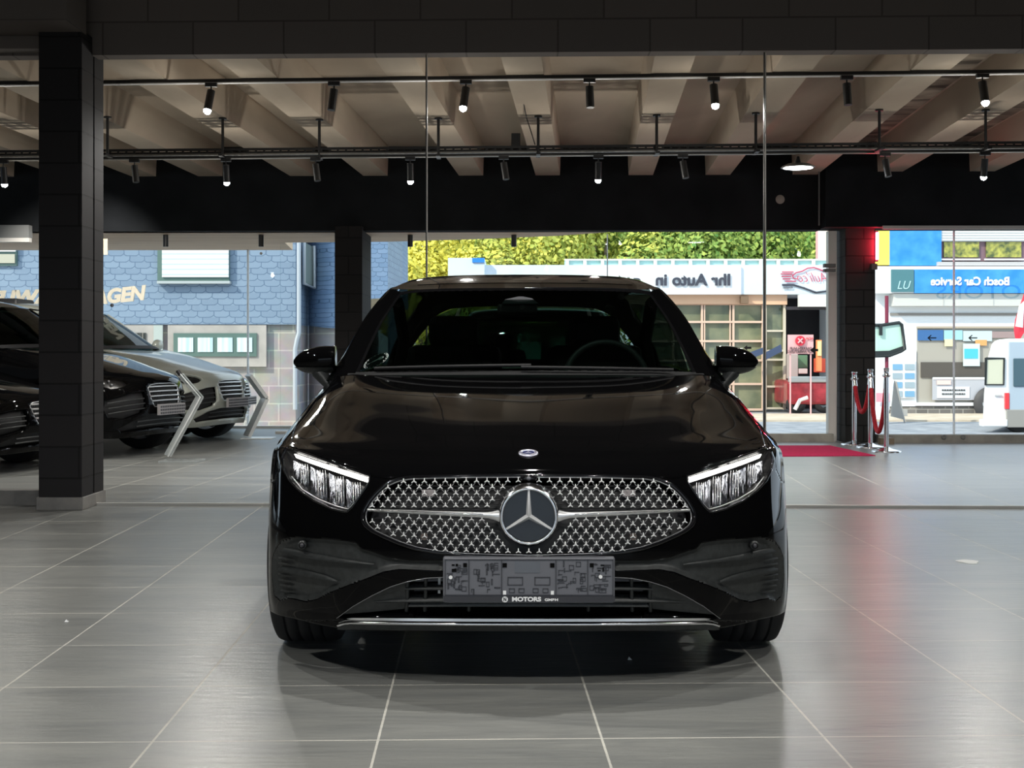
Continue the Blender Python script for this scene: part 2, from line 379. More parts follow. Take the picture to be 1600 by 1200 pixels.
# slim joints and frames
jn = 0
def joint(px, Y, w, z0=.05, z1=ZH, m=white_fr, d=.03):
    global jn; jn += 1
    x = at(px,0,Y).x; return struct(box('trim_window_%d'%jn, x-w/2,x+w/2,Y-d/2,Y+d/2,z0,z1,m))
jw = cream_mat('joint_white',(1,1,1))
joint(387.5, 18.95, .026, m=jw); joint(1490.5, facY(5.3)+.1, .018, m=jw); joint(949, 16.5, .012, m=jw)
joint(1299, 16.12, .10, 0, ZH, white_fr, .12); joint(1193, 16.1, .01)
xa = at(926,0,16).x; xb = at(1302,0,16).x
struct(box('trim_sill', xa, xb, 15.98, 16.14, 0.0, .095, kerbm))
xa = at(1366,0,16).x
struct(box('trim_sill', xa, 13, 15.80, 15.98, 0, .095, kerbm))
struct(box('trim_sill', -3.1, -1.2, 17.60, 17.72, 0, .035, white_fr)); struct(box('trim_sill', -15.9, -3.1, 18.9, 19.0, 0, .035, white_fr))
struct(box('trim_head', at(1366,0,16).x, 13, 15.62, 15.66, ZH-.02, ZH+.02, mat('head_rail',(.5,.48,.45),.4)))
# left window head: grey roller box
struct(box('trim_roller', -8, at(58,0,16).x-.1, 16.0,16.12, 2.43,2.58, mat('roller_grey',(.24,.24,.23),.5)))
struct(box('trim_roller', -8, at(58,0,16).x-.1, 16.02,16.10, 2.38,2.43, white_fr))
fbox('notice_sheet', 152, 168, 373, 398, 15.9, mat('manila',(.78,.62,.42),.6), None, .01)
tag(bpy.data.objects['notice_sheet'], 'small beige paper sheet hanging beside the front left column', 'sheet')

# ------------------------------------------------------------------ tracks, spotlights, tray
def line_thing(name, label, cat, v, z, u0, u1, h, d, m):
    a = rv(u0, v, z); b = rv(u1, v, z)
    M = Matrix.Translation(rv(0,v,z)) @ Matrix.Rotation(A2,4,'Z')
    o = MB().box(u0,u1,-d/2,d/2,0,h,M=M).build(name, m); tag(o, label, cat); return o
u_lo, u_hi = -7, 7
o = line_thing('lamp_track', 'thin black lamp track under the ribs, nearer of the two', 'track', 10.26, ZB-.032, u_lo,u_hi,.028,.035, fixture)
MB().box(u_lo,u_hi,-.0185,.0185,-.004,.004, M=Matrix.Translation(rv(0,10.26,ZB-.034)) @ Matrix.Rotation(A2,4,'Z')).build('track_edge', white, o)
trk2 = line_thing('lamp_track', 'thin lamp track carried under the perforated cable tray', 'track', 12.02, 2.815, u_lo,u_hi+1,.022,.035, fixture)
MB().box(u_lo,u_hi,-.0185,.0185,-.004,.003, M=Matrix.Translation(rv(0,12.02,2.813)) @ Matrix.Rotation(A2,4,'Z')).build('track_edge', metalg, trk2)
# tray: two flanges + perforated bottom
tray = thing('cable_tray', 'long black perforated cable tray hung below the ribs on rods', 'cable tray', rv(0,12.15,2.85))
M = Matrix.Translation(rv(0,12.15,2.85)) @ Matrix.Rotation(A2,4,'Z')
mb = MB(); mb.box(u_lo,u_hi+1,-.10,-.094,.012,.022,M=M); mb.box(u_lo,u_hi+1,-.10,-.094,.038,.062,M=M); mb.box(u_lo,u_hi+1,.094,.10,0,.062,M=M)
u = u_lo
while u < u_hi+1: mb.box(u,u+.02,-.10,-.094,.02,.04,M=M); u += .075
mb.build('side_rail', fixture, tray)
mb = MB(); u = u_lo
mb.box(u_lo,u_hi+1,-.1,-.06,-.002,.012,M=M); mb.box(u_lo,u_hi+1,.06,.1,-.002,.004,M=M); mb.box(u_lo,u_hi+1,-.012,.012,-.002,.004,M=M)
while u < u_hi+1: mb.box(u,u+.03,-.1,.1,-.003,.004,M=M); u += .06
mb.build('perforated_base', metalg, tray)
mb = MB()
for q in range(3):
    mb.tube([M @ Vector((u_lo+i*.35, -.05+q*.04, .015+.008*math.sin(i*1.3+q*2))) for i in range(42)], .008, 5)
mb.build('cable', metalg, tray)
for px, py in ((168,182),(348,184),(499,186),(685,184),(841,181),(1026,179),(1181,176),(1374,171),(1540,171)):
    p = at(px, py, 2100*2.14/(555-py)); b = Vector((p.x, p.y, 2.82))
    mb = MB(); mb.cyl((p.x,p.y,2.81),(p.x,p.y,3.17),.013,n=8); mb.cyl((p.x,p.y,3.155),(p.x,p.y,3.17),.035,n=10); mb.box(p.x-.018,p.x+.018,p.y-.11,p.y+.1,2.81,2.83)
    mb.build('hanger_rod', fixture, tray)
j = thing('junction_box', 'small black box sitting on the cable tray', 'box', at(806,228,12.15)); mbj = MB(); mbox(mbj, 799,813,208,229,12.2,.1); mbj.build('box_body', fixture, j, bevel=.004)
cbl = MB().tube([at(806,117,10.3), at(812,135,10.8)+Vector((0,0,.02)), at(823,185,12.0), at(828,200,12.0), at(836,226,12.1)], .005, 6).build('hanging_cable', fixture)
tag(cbl, 'thin cable dropping from the lamp track to the cable tray', 'cable')

def spotlight(name, label, p, tilt, lit, big=1.0, power=0, aim=None):
    t = thing(name, label, 'spotlight', p, 0, 'track spotlights')
    mb = MB(); mb.box(-.045,.045,-.018,.018,-.03,0); mb.build('adapter', fixture, t, local=True)
    MB().cyl((0,0,-.03),(0,0,-.07),.006,n=8).build('stem', fixture, t, local=True)
    d = Vector((tilt[0], tilt[1], -1)).normalized(); a = Vector((0,0,-.06)); L = .165*big
    b = a + d*L
    MB().cyl(a, b, .031*big, n=20).build('barrel', fixture, t, local=True)
    if lit:
        mb = MB(); mb.ball(b + d*.004, .029*big, 14); mb.build('bulb', bulb, t, local=True)
    if power:
        ld = bpy.data.lights.new('spot','SPOT'); ld.energy = power; ld.spot_size = math.radians(140 if lit else 30); ld.spot_blend = .6; ld.shadow_soft_size = .035; ld.color = (1,.98,.93)
        lo = bpy.data.objects.new('spot_light', ld); COL.objects.link(lo); lo.parent = t; lo.location = b + d*.05
        if not aim:
            gd = bpy.data.lights.new('bulb_glow','POINT'); gd.energy = 0.0 if not lit else (10 if p[2]<3 else 2.5); gd.shadow_soft_size = .03; gd.color = (1,.95,.85)
            go = bpy.data.objects.new('bulb_glow', gd); COL.objects.link(go); go.parent = t; go.location = b + d*.06
        q = Vector(aim)-(Vector(p)+b) if aim else d
        lo.rotation_euler = q.to_track_quat('-Z','Y').to_euler()
    return t
row1 = [(330,1),(522,0),(728,1),(921,0),(1115,1),(1323,0),(1535,1)]
nm1 = {330:'lit track spotlight beside the front left column',522:'dark unlit track spotlight left of the first panel seam',728:'lit track spotlight just right of the first panel seam',
 921:'dark track spotlight in the middle of the near row',1115:'lit track spotlight left of the second panel seam',1323:'dark track spotlight just right of the second panel seam',1535:'lit tilted track spotlight at the right end of the near row'}
for px, lit in row1:
    x = (px-PX)/F_*10.26; y = 10.26 - .057*x; x = (px-PX)/F_*y
    spotlight('track_spotlight', nm1[px], (x,y,ZB-.036), (.12*(-1 if px<800 else .3), -.28 if lit else -.1), lit, 1.0, 60 if lit else 0)
row2 = [(5,1),(210,0),(353,1),(493,0),(641,1),(787,0),(935,1),(1067,0),(1383,0),(1539,1)]
nm2 = {5:'small lit spotlight under the tray left of the front column',210:'dark spotlight under the tray right of the front column',353:'lit spotlight under the tray above the parked cars',
 493:'dark spotlight under the tray above the left rear column',641:'lit spotlight under the tray left of the first panel seam',787:'dark spotlight under the tray below the junction box',935:'lit spotlight under the tray above the hatchback roof',
 1067:'dark spotlight under the tray right of the hatchback roof',1383:'dark spotlight under the tray above the red glow',1539:'lit spotlight under the tray at the far right'}
for px, lit in row2:
    x = (px-PX)/F_*12.02; y = 12.02 - .057*x; x = (px-PX)/F_*y
    spotlight('track_spotlight', nm2[px], (x,y,2.812), (.15 if not lit else 0, .22 if lit else -.15), lit, .95, 70 if lit else (900 if px==210 else 0), None if lit else at(120,464,17.3))
for px, lb in ((259,'above the shuttered window'),(408,'right of the slim glass joint'),(641,'left of the hatchback roof'),(803,'above the hatchback roof')):
    p = at(px, 369, 16.6); o = MB().cyl((p.x,16.6,2.37),(p.x,16.6,ZH),.032,n=16).build('soffit_lamp', fixture); tag(o, 'short black cylinder lamp under the beige soffit '+lb, 'lamp', 'soffit lamps')
# high bay lamp
p = at(1247, 257, 12.1)
t = thing('bay_lamp', 'round flat lit ceiling lamp hanging below the cable tray', 'lamp', (p.x, p.y, 2.70))
mb = MB(); mb.lathe([(0,.03),(.10,.03),(.14,.012),(.155,0),(.15,-.004),(.12,-.004)], (p.x,p.y,2.72), n=32); mb.build('housing', metalg, t)
MB().cyl((p.x,p.y,2.714),(p.x,p.y,2.718),.13,n=32).build('lit_panel', bay, t)
MB().cyl((p.x,p.y,2.75),(p.x,p.y,2.82),.03,.012,n=16).build('neck', fixture, t)
al = bpy.data.lights.new('bay','AREA'); al.shape='DISK'; al.size=.24; al.energy=18; ao = bpy.data.objects.new('bay_light', al); COL.objects.link(ao); ao.parent = t; ao.location=(0,0,.005)
# black wall details at the right
t = thing('wall_recess', 'grey vertical edge with bare screw plate on the black wall', 'wall trim', (at(1280,0,15.7).x,15.7,2.5)); t['kind']='structure'
fbox('edge_strip', 1279,1281,262,352,15.66, mat('edge_grey',(.10,.095,.09),.6), t, .02)
pp = at(1220,311,15.9); o = MB().lathe([(0,-.012),(.05,-.010),(.056,0)], (pp.x,15.94,pp.z), 'Y', 20).build('wall_rosette', mat('plaster',(.36,.31,.27),.8)); tag(o, 'round beige plaster patch on the black wall', 'patch')
mb = MB(); 
for px in (1213,1242):
    q = at(px,357,15.95); mb.ball((q.x,15.97,q.z+.02), .045, 8, (1.5,.3,.7))
o = mb.build('broken_plaster', MATS['plaster']); tag(o, 'two crumbled plaster spots at the bottom edge of the black wall', 'patch')
# red lamp at the right rear column
q = at(1372,384,15.78)
t = thing('red_lamp', 'small glowing red lamp fixed high on the column behind the rope posts', 'lamp', (q.x,15.84,q.z))
MB().box(q.x-.012,q.x+.012,15.80,15.84,q.z-.16,q.z+.16).build('glowing_tube', redlamp, t)
MB().box(q.x-.018,q.x+.018,15.84,15.90,q.z-.18,q.z+.18).build('housing', fixture, t)
rl = bpy.data.lights.new('red','POINT'); rl.energy=.5; rl.color=(1,.02,.06); rl.shadow_soft_size=.05; ro = bpy.data.objects.new('red_light', rl); COL.objects.link(ro); ro.parent=t; ro.location=(0,-.12,0)
mb = MB(); mbox(mb,1288,1306,412,417.5,15.8,.08); mbox(mb,1288,1306,420,424.5,15.8,.08); mb.build('bracket', mat('bracket_grey',(.12,.12,.11),.5)); tag(bpy.data.objects['bracket'],'grey steel door bracket on the left side of the right rear column','bracket')
mb = MB(); mbox(mb,1362,1371,412,421,15.8,.06); o = mb.build('bracket', MATS['bracket_grey']); tag(o,'small bracket on the right side of the right rear column','bracket')

# spotlights over the front part of the room (they light the hatchback and the tiles)
for x, y, e, ax, ay in ((-2.6,5.6,105,-2.6,4.2),(.1,4.75,120,.1,3.9),(2.9,5.4,95,2.9,4.0),(-3.2,2.2,125,-2.4,3.0),(3.2,2.0,115,2.4,3.0),(0.2,1.4,70,0,2.6)):
    spotlight('track_spotlight', 'black track spotlight over the front floor', (x,y,3.88), (0,.1), 1, 1.0, e, (ax,ay,0))
for x in (-1.5,1.6):  # two unseen spots added to brighten the grille stars and plate holder
    t_ = spotlight('track_spotlight', 'added out-of-view narrow spotlight brightening the front of the hatchback', (x,.2,3.88), (0,.4), 1, 1.0, 130, (.05,4.0,.55))
    for c_ in t_.children:
        if c_.type=='LIGHT': c_.data.spot_size = math.radians(24); c_.data.spot_blend = .8

# ================================================================== surface kit for car bodies
def crw(t):
    t2, t3 = t*t, t*t*t
    return np.stack([-.5*t3+t2-.5*t, 1.5*t3-2.5*t2+1, -1.5*t3+2*t2+.5*t, .5*t3-.5*t2], -1)
class Net:
    """smooth surface through a net of control points; mirror=True keeps it smooth across x=0"""
    def __init__(s, P, mirror=True, warp=None, flip=1):
        P = np.array(P, float); s.flip = flip
        if warp: P = warp(P)
        s.R, s.C = P.shape[:2]
        l = P[:,1:2].copy(); l[...,0] *= -1
        if not mirror: l = 2*P[:,:1]-P[:,1:2]
        P = np.concatenate([l, P, 2*P[:,-1:]-P[:,-2:-1]], 1)
        P = np.concatenate([2*P[:1]-P[1:2], P, 2*P[-1:]-P[-2:-1]], 0)
        s.P = P
    def __call__(s, v, u):
        v = np.clip(np.asarray(v,float), 0, s.R-1-1e-9); u = np.clip(np.asarray(u,float), 0, s.C-1-1e-9)
        i = v.astype(int); j = u.astype(int); wv = crw(v-i); wu = crw(u-j)
        out = 0
        for a in range(4):
            row = 0
            for b in range(4): row = row + wu[...,b,None]*s.P[i+a, j+b]
            out = out + wv[...,a,None]*row
        return out
    def normal(s, v, u):
        e = 1e-3
        dv = s(np.minimum(v+e, s.R-1), u) - s(np.maximum(v-e,0), u); du = s(v, np.minimum(u+e, s.C-1)) - s(v, np.maximum(u-e,0))
        n = np.cross(du, dv)*s.flip; n /= np.maximum(np.linalg.norm(n, axis=-1, keepdims=True), 1e-9)
        return n
def front(p): d = 4.0+p[...,1]; return np.stack([2100*p[...,0]/d, 555+2100*(H_-p[...,2])/d], -1)
def side(p): return np.stack([p[...,1]*1000, p[...,2]*1000], -1)
def inside(q, poly):
    x, y = q[...,0], q[...,1]; r = np.zeros(x.shape, bool); n = len(poly)
    for i in range(n):
        x0,y0 = poly[i]; x1,y1 = poly[(i+1)%n]
        if y0 == y1: continue
        c = ((y0>y)!=(y1>y)) & (x < (x1-x0)*(y-y0)/(y1-y0)+x0); r ^= c
    return r
def nearest(q, poly):
    best = np.full(q.shape[:-1], 1e9); bp = np.zeros(q.shape)
    for i in range(len(poly)):
        a = np.array(poly[i],float); b = np.array(poly[(i+1)%len(poly)],float); d = b-a; L = (d**2).sum()
        if L < 1e-9: continue
        t = np.clip(((q-a)@d)/L, 0, 1); p = a + t[...,None]*d; dist = np.linalg.norm(q-p, axis=-1)
        m = dist < best; best = np.where(m, dist, best); bp = np.where(m[...,None], p, bp)
    return best, bp
def newton(net, proj, v, u, target, it=4):
    for _ in range(it):
        e = 1e-3; q = proj(net(v,u)); r = target - q
        jv = (proj(net(np.minimum(v+e,net.R-1-1e-6),u))-proj(net(np.maximum(v-e,0),u)))/(2*e); ju = (proj(net(v,np.minimum(u+e,net.C-1-1e-6)))-proj(net(v,np.maximum(u-e,0))))/(2*e)
        det = jv[...,0]*ju[...,1]-jv[...,1]*ju[...,0]; det = np.where(np.abs(det)<1e-6, 1e-6, det)
        dv = (r[...,0]*ju[...,1]-r[...,1]*ju[...,0])/det; du = (jv[...,0]*r[...,1]-jv[...,1]*r[...,0])/det
        v = np.clip(v+np.clip(dv,-.3,.3), 0, net.R-1); u = np.clip(u+np.clip(du,-.3,.3), 0, net.C-1)
    return v, u
class Sheet:
    def __init__(s, net, vs, us, proj, polys=()):
        s.net, s.proj = net, proj
        Vg, Ug = np.meshgrid(np.array(vs,float), np.array(us,float), indexing='ij')
        if len(polys):
            q = proj(net(Vg,Ug))
            dy = np.linalg.norm(np.diff(q,axis=0),axis=-1); dx = np.linalg.norm(np.diff(q,axis=1),axis=-1)
            cy = np.concatenate([dy[:1],dy]); cx = np.concatenate([dx[:,:1],dx],1); cell = np.minimum(cy,cx)
            bd = np.full(q.shape[:-1],1e9); bp = q.copy()
            for pl in polys:
                d, p = nearest(q, pl); m = d < bd; bd = np.where(m,d,bd); bp = np.where(m[...,None],p,bp)
            for pl in polys:      # corners get a vertex of their own
                n = len(pl)
                for i in range(n):
                    a,b,c = (np.array(pl[(i+k)%n],float) for k in (-1,0,1))
                    e1, e2 = b-a, c-b; L = np.linalg.norm(e1)*np.linalg.norm(e2)
                    if L > 0 and (e1@e2)/L < .9:
                        dd = np.linalg.norm(q-b,axis=-1); k = np.unravel_index(np.argmin(dd), dd.shape)
                        if dd[k] < 2.5*cell[k]: bd[k] = 0; bp[k] = b
            m = (np.abs(bp[...,0]-q[...,0])/cx + np.abs(bp[...,1]-q[...,1])/cy < .53) | (bd == 0)
            inner = np.zeros_like(m); inner[1:-1,1:-1] = True; mm = m & inner
            v2, u2 = newton(net, proj, Vg[mm], Ug[mm], bp[mm]); Vg[mm] = v2; Ug[mm] = u2
            # border columns may slide only along the border
            for j in (0,-1):
                mj = m[:,j] & (np.arange(m.shape[0])>0) & (np.arange(m.shape[0])<m.shape[0]-1)
                for r in np.nonzero(mj)[0]:
                    v0 = Vg[r,j]
                    for _ in range(4):
                        e = 1e-3; y = proj(net(v0,Ug[r,j]))[1]; g = (proj(net(v0+e,Ug[r,j]))[1]-proj(net(v0-e,Ug[r,j]))[1])/(2*e)
                        v0 = np.clip(v0+np.clip((bp[r,j,1]-y)/(g if abs(g)>1e-6 else 1e-6),-.2,.2),0,net.R-1)
                    Vg[r,j] = v0
        s.V, s.U = Vg, Ug; s.X = net(Vg,Ug); s.N = net.normal(Vg,Ug); s.Q = proj(s.X)
        sn = np.zeros(Vg.shape,bool)
        if len(polys):
            for pl in polys: sn |= nearest(s.Q,pl)[0] < .05
        R, C = Vg.shape; I, J = np.meshgrid(np.arange(R-1),np.arange(C-1),indexing='ij')
        alt = sn[:-1,1:] & sn[1:,:-1] & ~(sn[:-1,:-1] & sn[1:,1:])
        a,b,c,d = I*C+J, I*C+J+1, (I+1)*C+J+1, (I+1)*C+J
        s.T = np.stack([np.stack([a,b,np.where(alt,d,c)],-1), np.stack([np.where(alt,b,a),c,d],-1)])
        s.cq = s.Q.reshape(-1,2)[s.T].mean(-2); s.cx = s.X.reshape(-1,3)[s.T].mean(-2)
    def mesh(s, mask, off=0.0, offs=None, sides=(1,-1), skirt=0.0):
        """cells in mask -> MB; off pushes along the outward normal (towards -n inside)"""
        mb = MB(); X = s.X + s.N*(off if offs is None else offs[...,None])
        tris = s.T[mask]; R, C = s.V.shape; vs, fs = [], []
        for sg in sides:
            remap = {}
            def vid(k):
                if k not in remap: remap[k] = len(vs); p = X[k//C,k%C]; vs.append((sg*p[0],p[1],p[2]))
                return remap[k]
            edges = {}
            for t in tris.tolist():
                q = [vid(k) for k in t]
                fs.append(tuple(q) if sg*s.net.flip>0 else tuple(q[::-1]))
                if skirt:
                    for a,b in ((t[0],t[1]),(t[1],t[2]),(t[2],t[0])):
                        key = (min(a,b),max(a,b)); edges[key] = edges.get(key,[])+[(a,b)]
            if skirt:
                low = {}
                def lid(p):
                    if p not in low: low[p] = len(vs); ij = (p//C,p%C); w = X[ij]-s.N[ij]*skirt; vs.append((sg*w[0],w[1],w[2]))
                    return low[p]
                for key, l in edges.items():
                    if len(l)==1:
                        a,b = l[0]
                        if a%C==0 and b%C==0 and abs(X[a//C,0][0])<1e-4: continue
                        fs.append((vid(b),vid(a),lid(a),lid(b)) if sg*s.net.flip>0 else (vid(a),vid(b),lid(b),lid(a)))
        mb.add(vs, fs, True); return mb
    def locate(s, pts):
        """targets in projection space -> (v,u)"""
        pts = np.asarray(pts,float); sh = pts.shape[:-1]; t = pts.reshape(-1,2)
        Q = s.Q[::3,::3]; q = Q.reshape(-1,2); Vf = s.V[::3,::3].ravel(); Uf = s.U[::3,::3].ravel()
        ax = np.abs(t[:,0]); tt = np.stack([ax,t[:,1]],-1)
        k = np.array([np.argmin(((q-a)**2).sum(1)) for a in tt])
        v, u = newton(s.net, s.proj, Vf[k].copy(), Uf[k].copy(), tt, 6)
        return v.reshape(sh), u.reshape(sh), (t[:,0]<0).reshape(sh)
    def on(s, pts, off=0.0):
        v, u, neg = s.locate(pts); p = s.net(v,u) + s.net.normal(v,u)*(np.asarray(off)[...,None] if np.ndim(off) else off)
        p[...,0] = np.where(neg, -p[...,0], p[...,0]); return p
def mirror_mb(mb):
    o = MB(); o.v = [(-x,y,z) for x,y,z in mb.v]; o.f = [f[::-1] for f in mb.f]; o.sm = list(mb.sm); return o

# control nets (car space: x half width, y back from the nose, z up), measured heights and depths
def cp(dx, py, y): return [dx*(4.0+y)/2100.0, y, H_-(py-555)*(4.0+y)/2100.0]
FR = [
 [(0,986,.10),(130,986,.12),(262,985,.17),(318,978,.25),(360,968,.34),(390,961,.44),(402,955,.53)],
 [(0,945,.03),(130,945,.05),(260,944,.12),(326,940,.22),(370,932,.32),(398,926,.43),(405,922,.51)],
 [(0,872,.00),(130,870,.02),(262,865,.09),(330,860,.19),(374,855,.30),(399,850,.43),(405,848,.53)],
 [(0,805,.02),(130,803,.04),(262,800,.12),(330,795,.23),(373,790,.34),(398,790,.48),(404,795,.60)],
 [(0,742,.07),(130,741,.09),(245,738,.17),(320,725,.30),(363,716,.41),(389,713,.53),(399,716,.66)],
 [(0,713,.18),(130,712,.20),(240,706,.30),(313,698,.43),(353,692,.54),(378,689,.64),(390,694,.74)],
 [(0,683,.38),(130,682,.40),(235,678,.50),(298,671,.64),(334,666,.75),(358,665,.84),(371,670,.92)],
 [(0,650,.65),(130,649,.67),(225,646,.75),(278,642,.86),(312,639,.95),(336,641,1.02),(350,646,1.08)],
 [(0,616,1.0),(125,615,1.0),(210,613,1.05),(258,610,1.13),(290,609,1.2),(314,612,1.26),(328,618,1.32)],
 [(0,590,1.38),(120,590,1.38),(200,589,1.40),(243,587,1.44),(272,586,1.49),(294,589,1.54),(307,595,1.59)]]
FP = [[cp(*c) for c in r] for r in FR]
c6 = np.array([r[-1] for r in FP])
crest_pts = [tuple(p) for p in c6[3:]] + [(.805,1.8,.935),(.80,2.2,.95),(.795,2.8,.965),(.785,3.4,.985),(.765,3.8,1.0),(.72,4.1,.995),(.65,4.28,.97)]
def crest(y):
    ys = [p[1] for p in crest_pts]; return np.interp(y, ys, [p[0] for p in crest_pts]), np.interp(y, ys, [p[2] for p in crest_pts])
TS = []
for y in (.53,.62,.72,.85,1.0,1.2,1.45,1.8,2.2,2.8,3.4,3.8,4.1,4.28):
    xc, zc = crest(y); k = 1.0 if y < 3.8 else (.90-.0 if y<4.2 else .84); k = {3.8:.985,4.1:.94,4.28:.86}.get(y,1.0)
    if y < .6: k = .975
    base = .885 if y<.6 else .895
    TS.append([(.845*k,y,.19),(base*k-.008,y,.19+.22*(zc-.19)),(base*k,y,.19+.45*(zc-.19)),(max(base*k-.006,xc),y,.19+.68*(zc-.19)),((.45*base*k+.55*xc),y,.19+.88*(zc-.19)),(xc,y,zc)])
RP = [[(0,4.36,.22),(.35,4.34,.22),(.62,4.27,.22),(.726,4.20,.20)],[(0,4.42,.50),(.38,4.40,.5),(.66,4.33,.50),(.765,4.24,.5)],
      [(0,4.40,.80),(.38,4.385,.80),(.64,4.32,.8),(.745,4.25,.80)],[(0,4.33,1.0),(.36,4.32,1.0),(.58,4.29,.99),(.65,4.28,.97)]]
# greenhouse
WS = [[(0,1.36,.952),(.35,1.38,.951),(.60,1.48,.948),(.715,1.60,.945)],
      [(0,1.62,1.085),(.34,1.635,1.083),(.575,1.70,1.072),(.685,1.78,1.055)],
      [(0,1.88,1.215),(.32,1.89,1.212),(.54,1.93,1.20),(.645,1.99,1.183)],
      [(0,2.15,1.338),(.30,2.155,1.337),(.48,2.17,1.332),(.575,2.20,1.322)]]
AP = [[(.715,1.60,.945),(.775,1.60,.945),(.815,1.62,.925)],[(.685,1.78,1.055),(.735,1.79,1.065),(.768,1.81,1.06)],
      [(.645,1.99,1.183),(.69,2.0,1.20),(.715,2.03,1.205)],[(.575,2.20,1.322),(.61,2.21,1.335),(.637,2.24,1.333)]]
RF = [[(0,2.15,1.338),(.30,2.155,1.337),(.48,2.17,1.332),(.61,2.21,1.335),(.637,2.24,1.333)],
      [(0,2.4,1.398),(.30,2.4,1.395),(.47,2.4,1.388),(.565,2.4,1.378),(.60,2.42,1.358)],
      [(0,2.75,1.432),(.30,2.75,1.429),(.47,2.75,1.420),(.56,2.75,1.405),(.59,2.75,1.382)],
      [(0,3.3,1.425),(.30,3.3,1.422),(.47,3.3,1.412),(.55,3.3,1.395),(.58,3.3,1.370)],
      [(0,3.8,1.375),(.28,3.8,1.372),(.43,3.8,1.362),(.50,3.8,1.345),(.54,3.8,1.318)],
      [(0,4.12,1.325),(.27,4.10,1.322),(.40,4.08,1.312),(.46,4.05,1.298),(.51,4.0,1.27)]]
def sideglass():
    top = [(.815,1.62,.925),(.768,1.81,1.06),(.715,2.03,1.205),(.637,2.24,1.333),(.60,2.42,1.358),(.59,2.75,1.382),(.58,3.3,1.370),(.54,3.8,1.318),(.51,4.0,1.27)]
    rows = []
    for (x,y,z) in top:
        yb = 1.62 + (y-1.62)*(4.12-1.62)/(4.0-1.62); xb, zb = crest(yb)
        zb += .0; rows.append([(xb+.004,yb,zb-.01),(xb*.55+x*.45+.022,yb*.55+y*.45,zb*.55+z*.45),(x,y,z)])
    return rows
SG = sideglass()
RG = [[(0,4.12,1.325),(.27,4.10,1.322),(.40,4.08,1.312),(.51,4.0,1.27)],[(0,4.28,1.15),(.31,4.26,1.15),(.50,4.22,1.14),(.60,4.14,1.11)],[(0,4.33,1.0),(.36,4.32,1.0),(.58,4.29,.99),(.65,4.22,.97)]]
def lin(a,b,n): return np.linspace(a,b,n)

# ------------------------------------------------------------------ outlines on the front (half width in px of the front view, height px)
GR = [(0,744),(100,744.5),(184,746.5),(206,750),(222,757),(236,769),(249,784),(258,800),(259.5,812),(256,820),(246,829),(228,838),(205,848),(178,857),(145,863),(100,867),(50,869),(0,870)]
HLp = [(378,703),(367,702),(345,709),(303,725),(264,738),(247,744),(249,754),(261,772),(275,792),(284,801),(305,796),(334,783),(358,766),(373,750),(381,733),(382,715)]
INp = [(132,876),(188,876),(222,871),(246,862),(262,858),(270,849),(285,846),(306,844),(342,841.5),(369,841),(385,846),(394,858),(399,872),(400,900),(396,930),(388,938),(376,934),(362,936),(348,939.5),(330,936),(309,925),(279,913),(249,902),(227,893),(204,889),(132,892)]
LIp = [(0,903),(134,902),(160,903.5),(190,909),(216,917),(245,931),(273,947),(299,964),(284,968.5),(140,970),(0,970)]
HDp = [(-5,742.6),(100,743),(184,744.8),(215,748),(240,745),(249,742.5),(303,723.5),(345,707.5),(366,700.5),(371,697),(364,672),(352,648),(345,636),(333,624),(316,612),(308,604),(300,550),(-5,550)]
FEp = [(371,697),(382,705),(386,716),(388,735),(396,752),(430,758),(430,540),(300,540),(308,604),(316,612),(333,624),(345,636),(352,648),(364,672)]
us = lin(0,6,170)
vs = np.concatenate([lin(0,1,20)[:-1],lin(1,2,34)[:-1],lin(2,3,30)[:-1],lin(3,4,28)[:-1],lin(4,5,14)[:-1],lin(5,9,64)])
fnet = Net(FP)
fs = Sheet(fnet, vs, us, front, [GR,HLp,INp,LIp,HDp,FEp])
mG = inside(fs.cq,GR); mH = inside(fs.cq,HLp)&~mG; mI = inside(fs.cq,INp)&~mG; mL = inside(fs.cq,LIp)&~mG&~mI
mHD = inside(fs.cq,HDp)&~mG&~mH; mFE = inside(fs.cq,FEp)&~mH&~mHD&~mG
mB = ~(mG|mH|mI|mL|mHD|mFE)

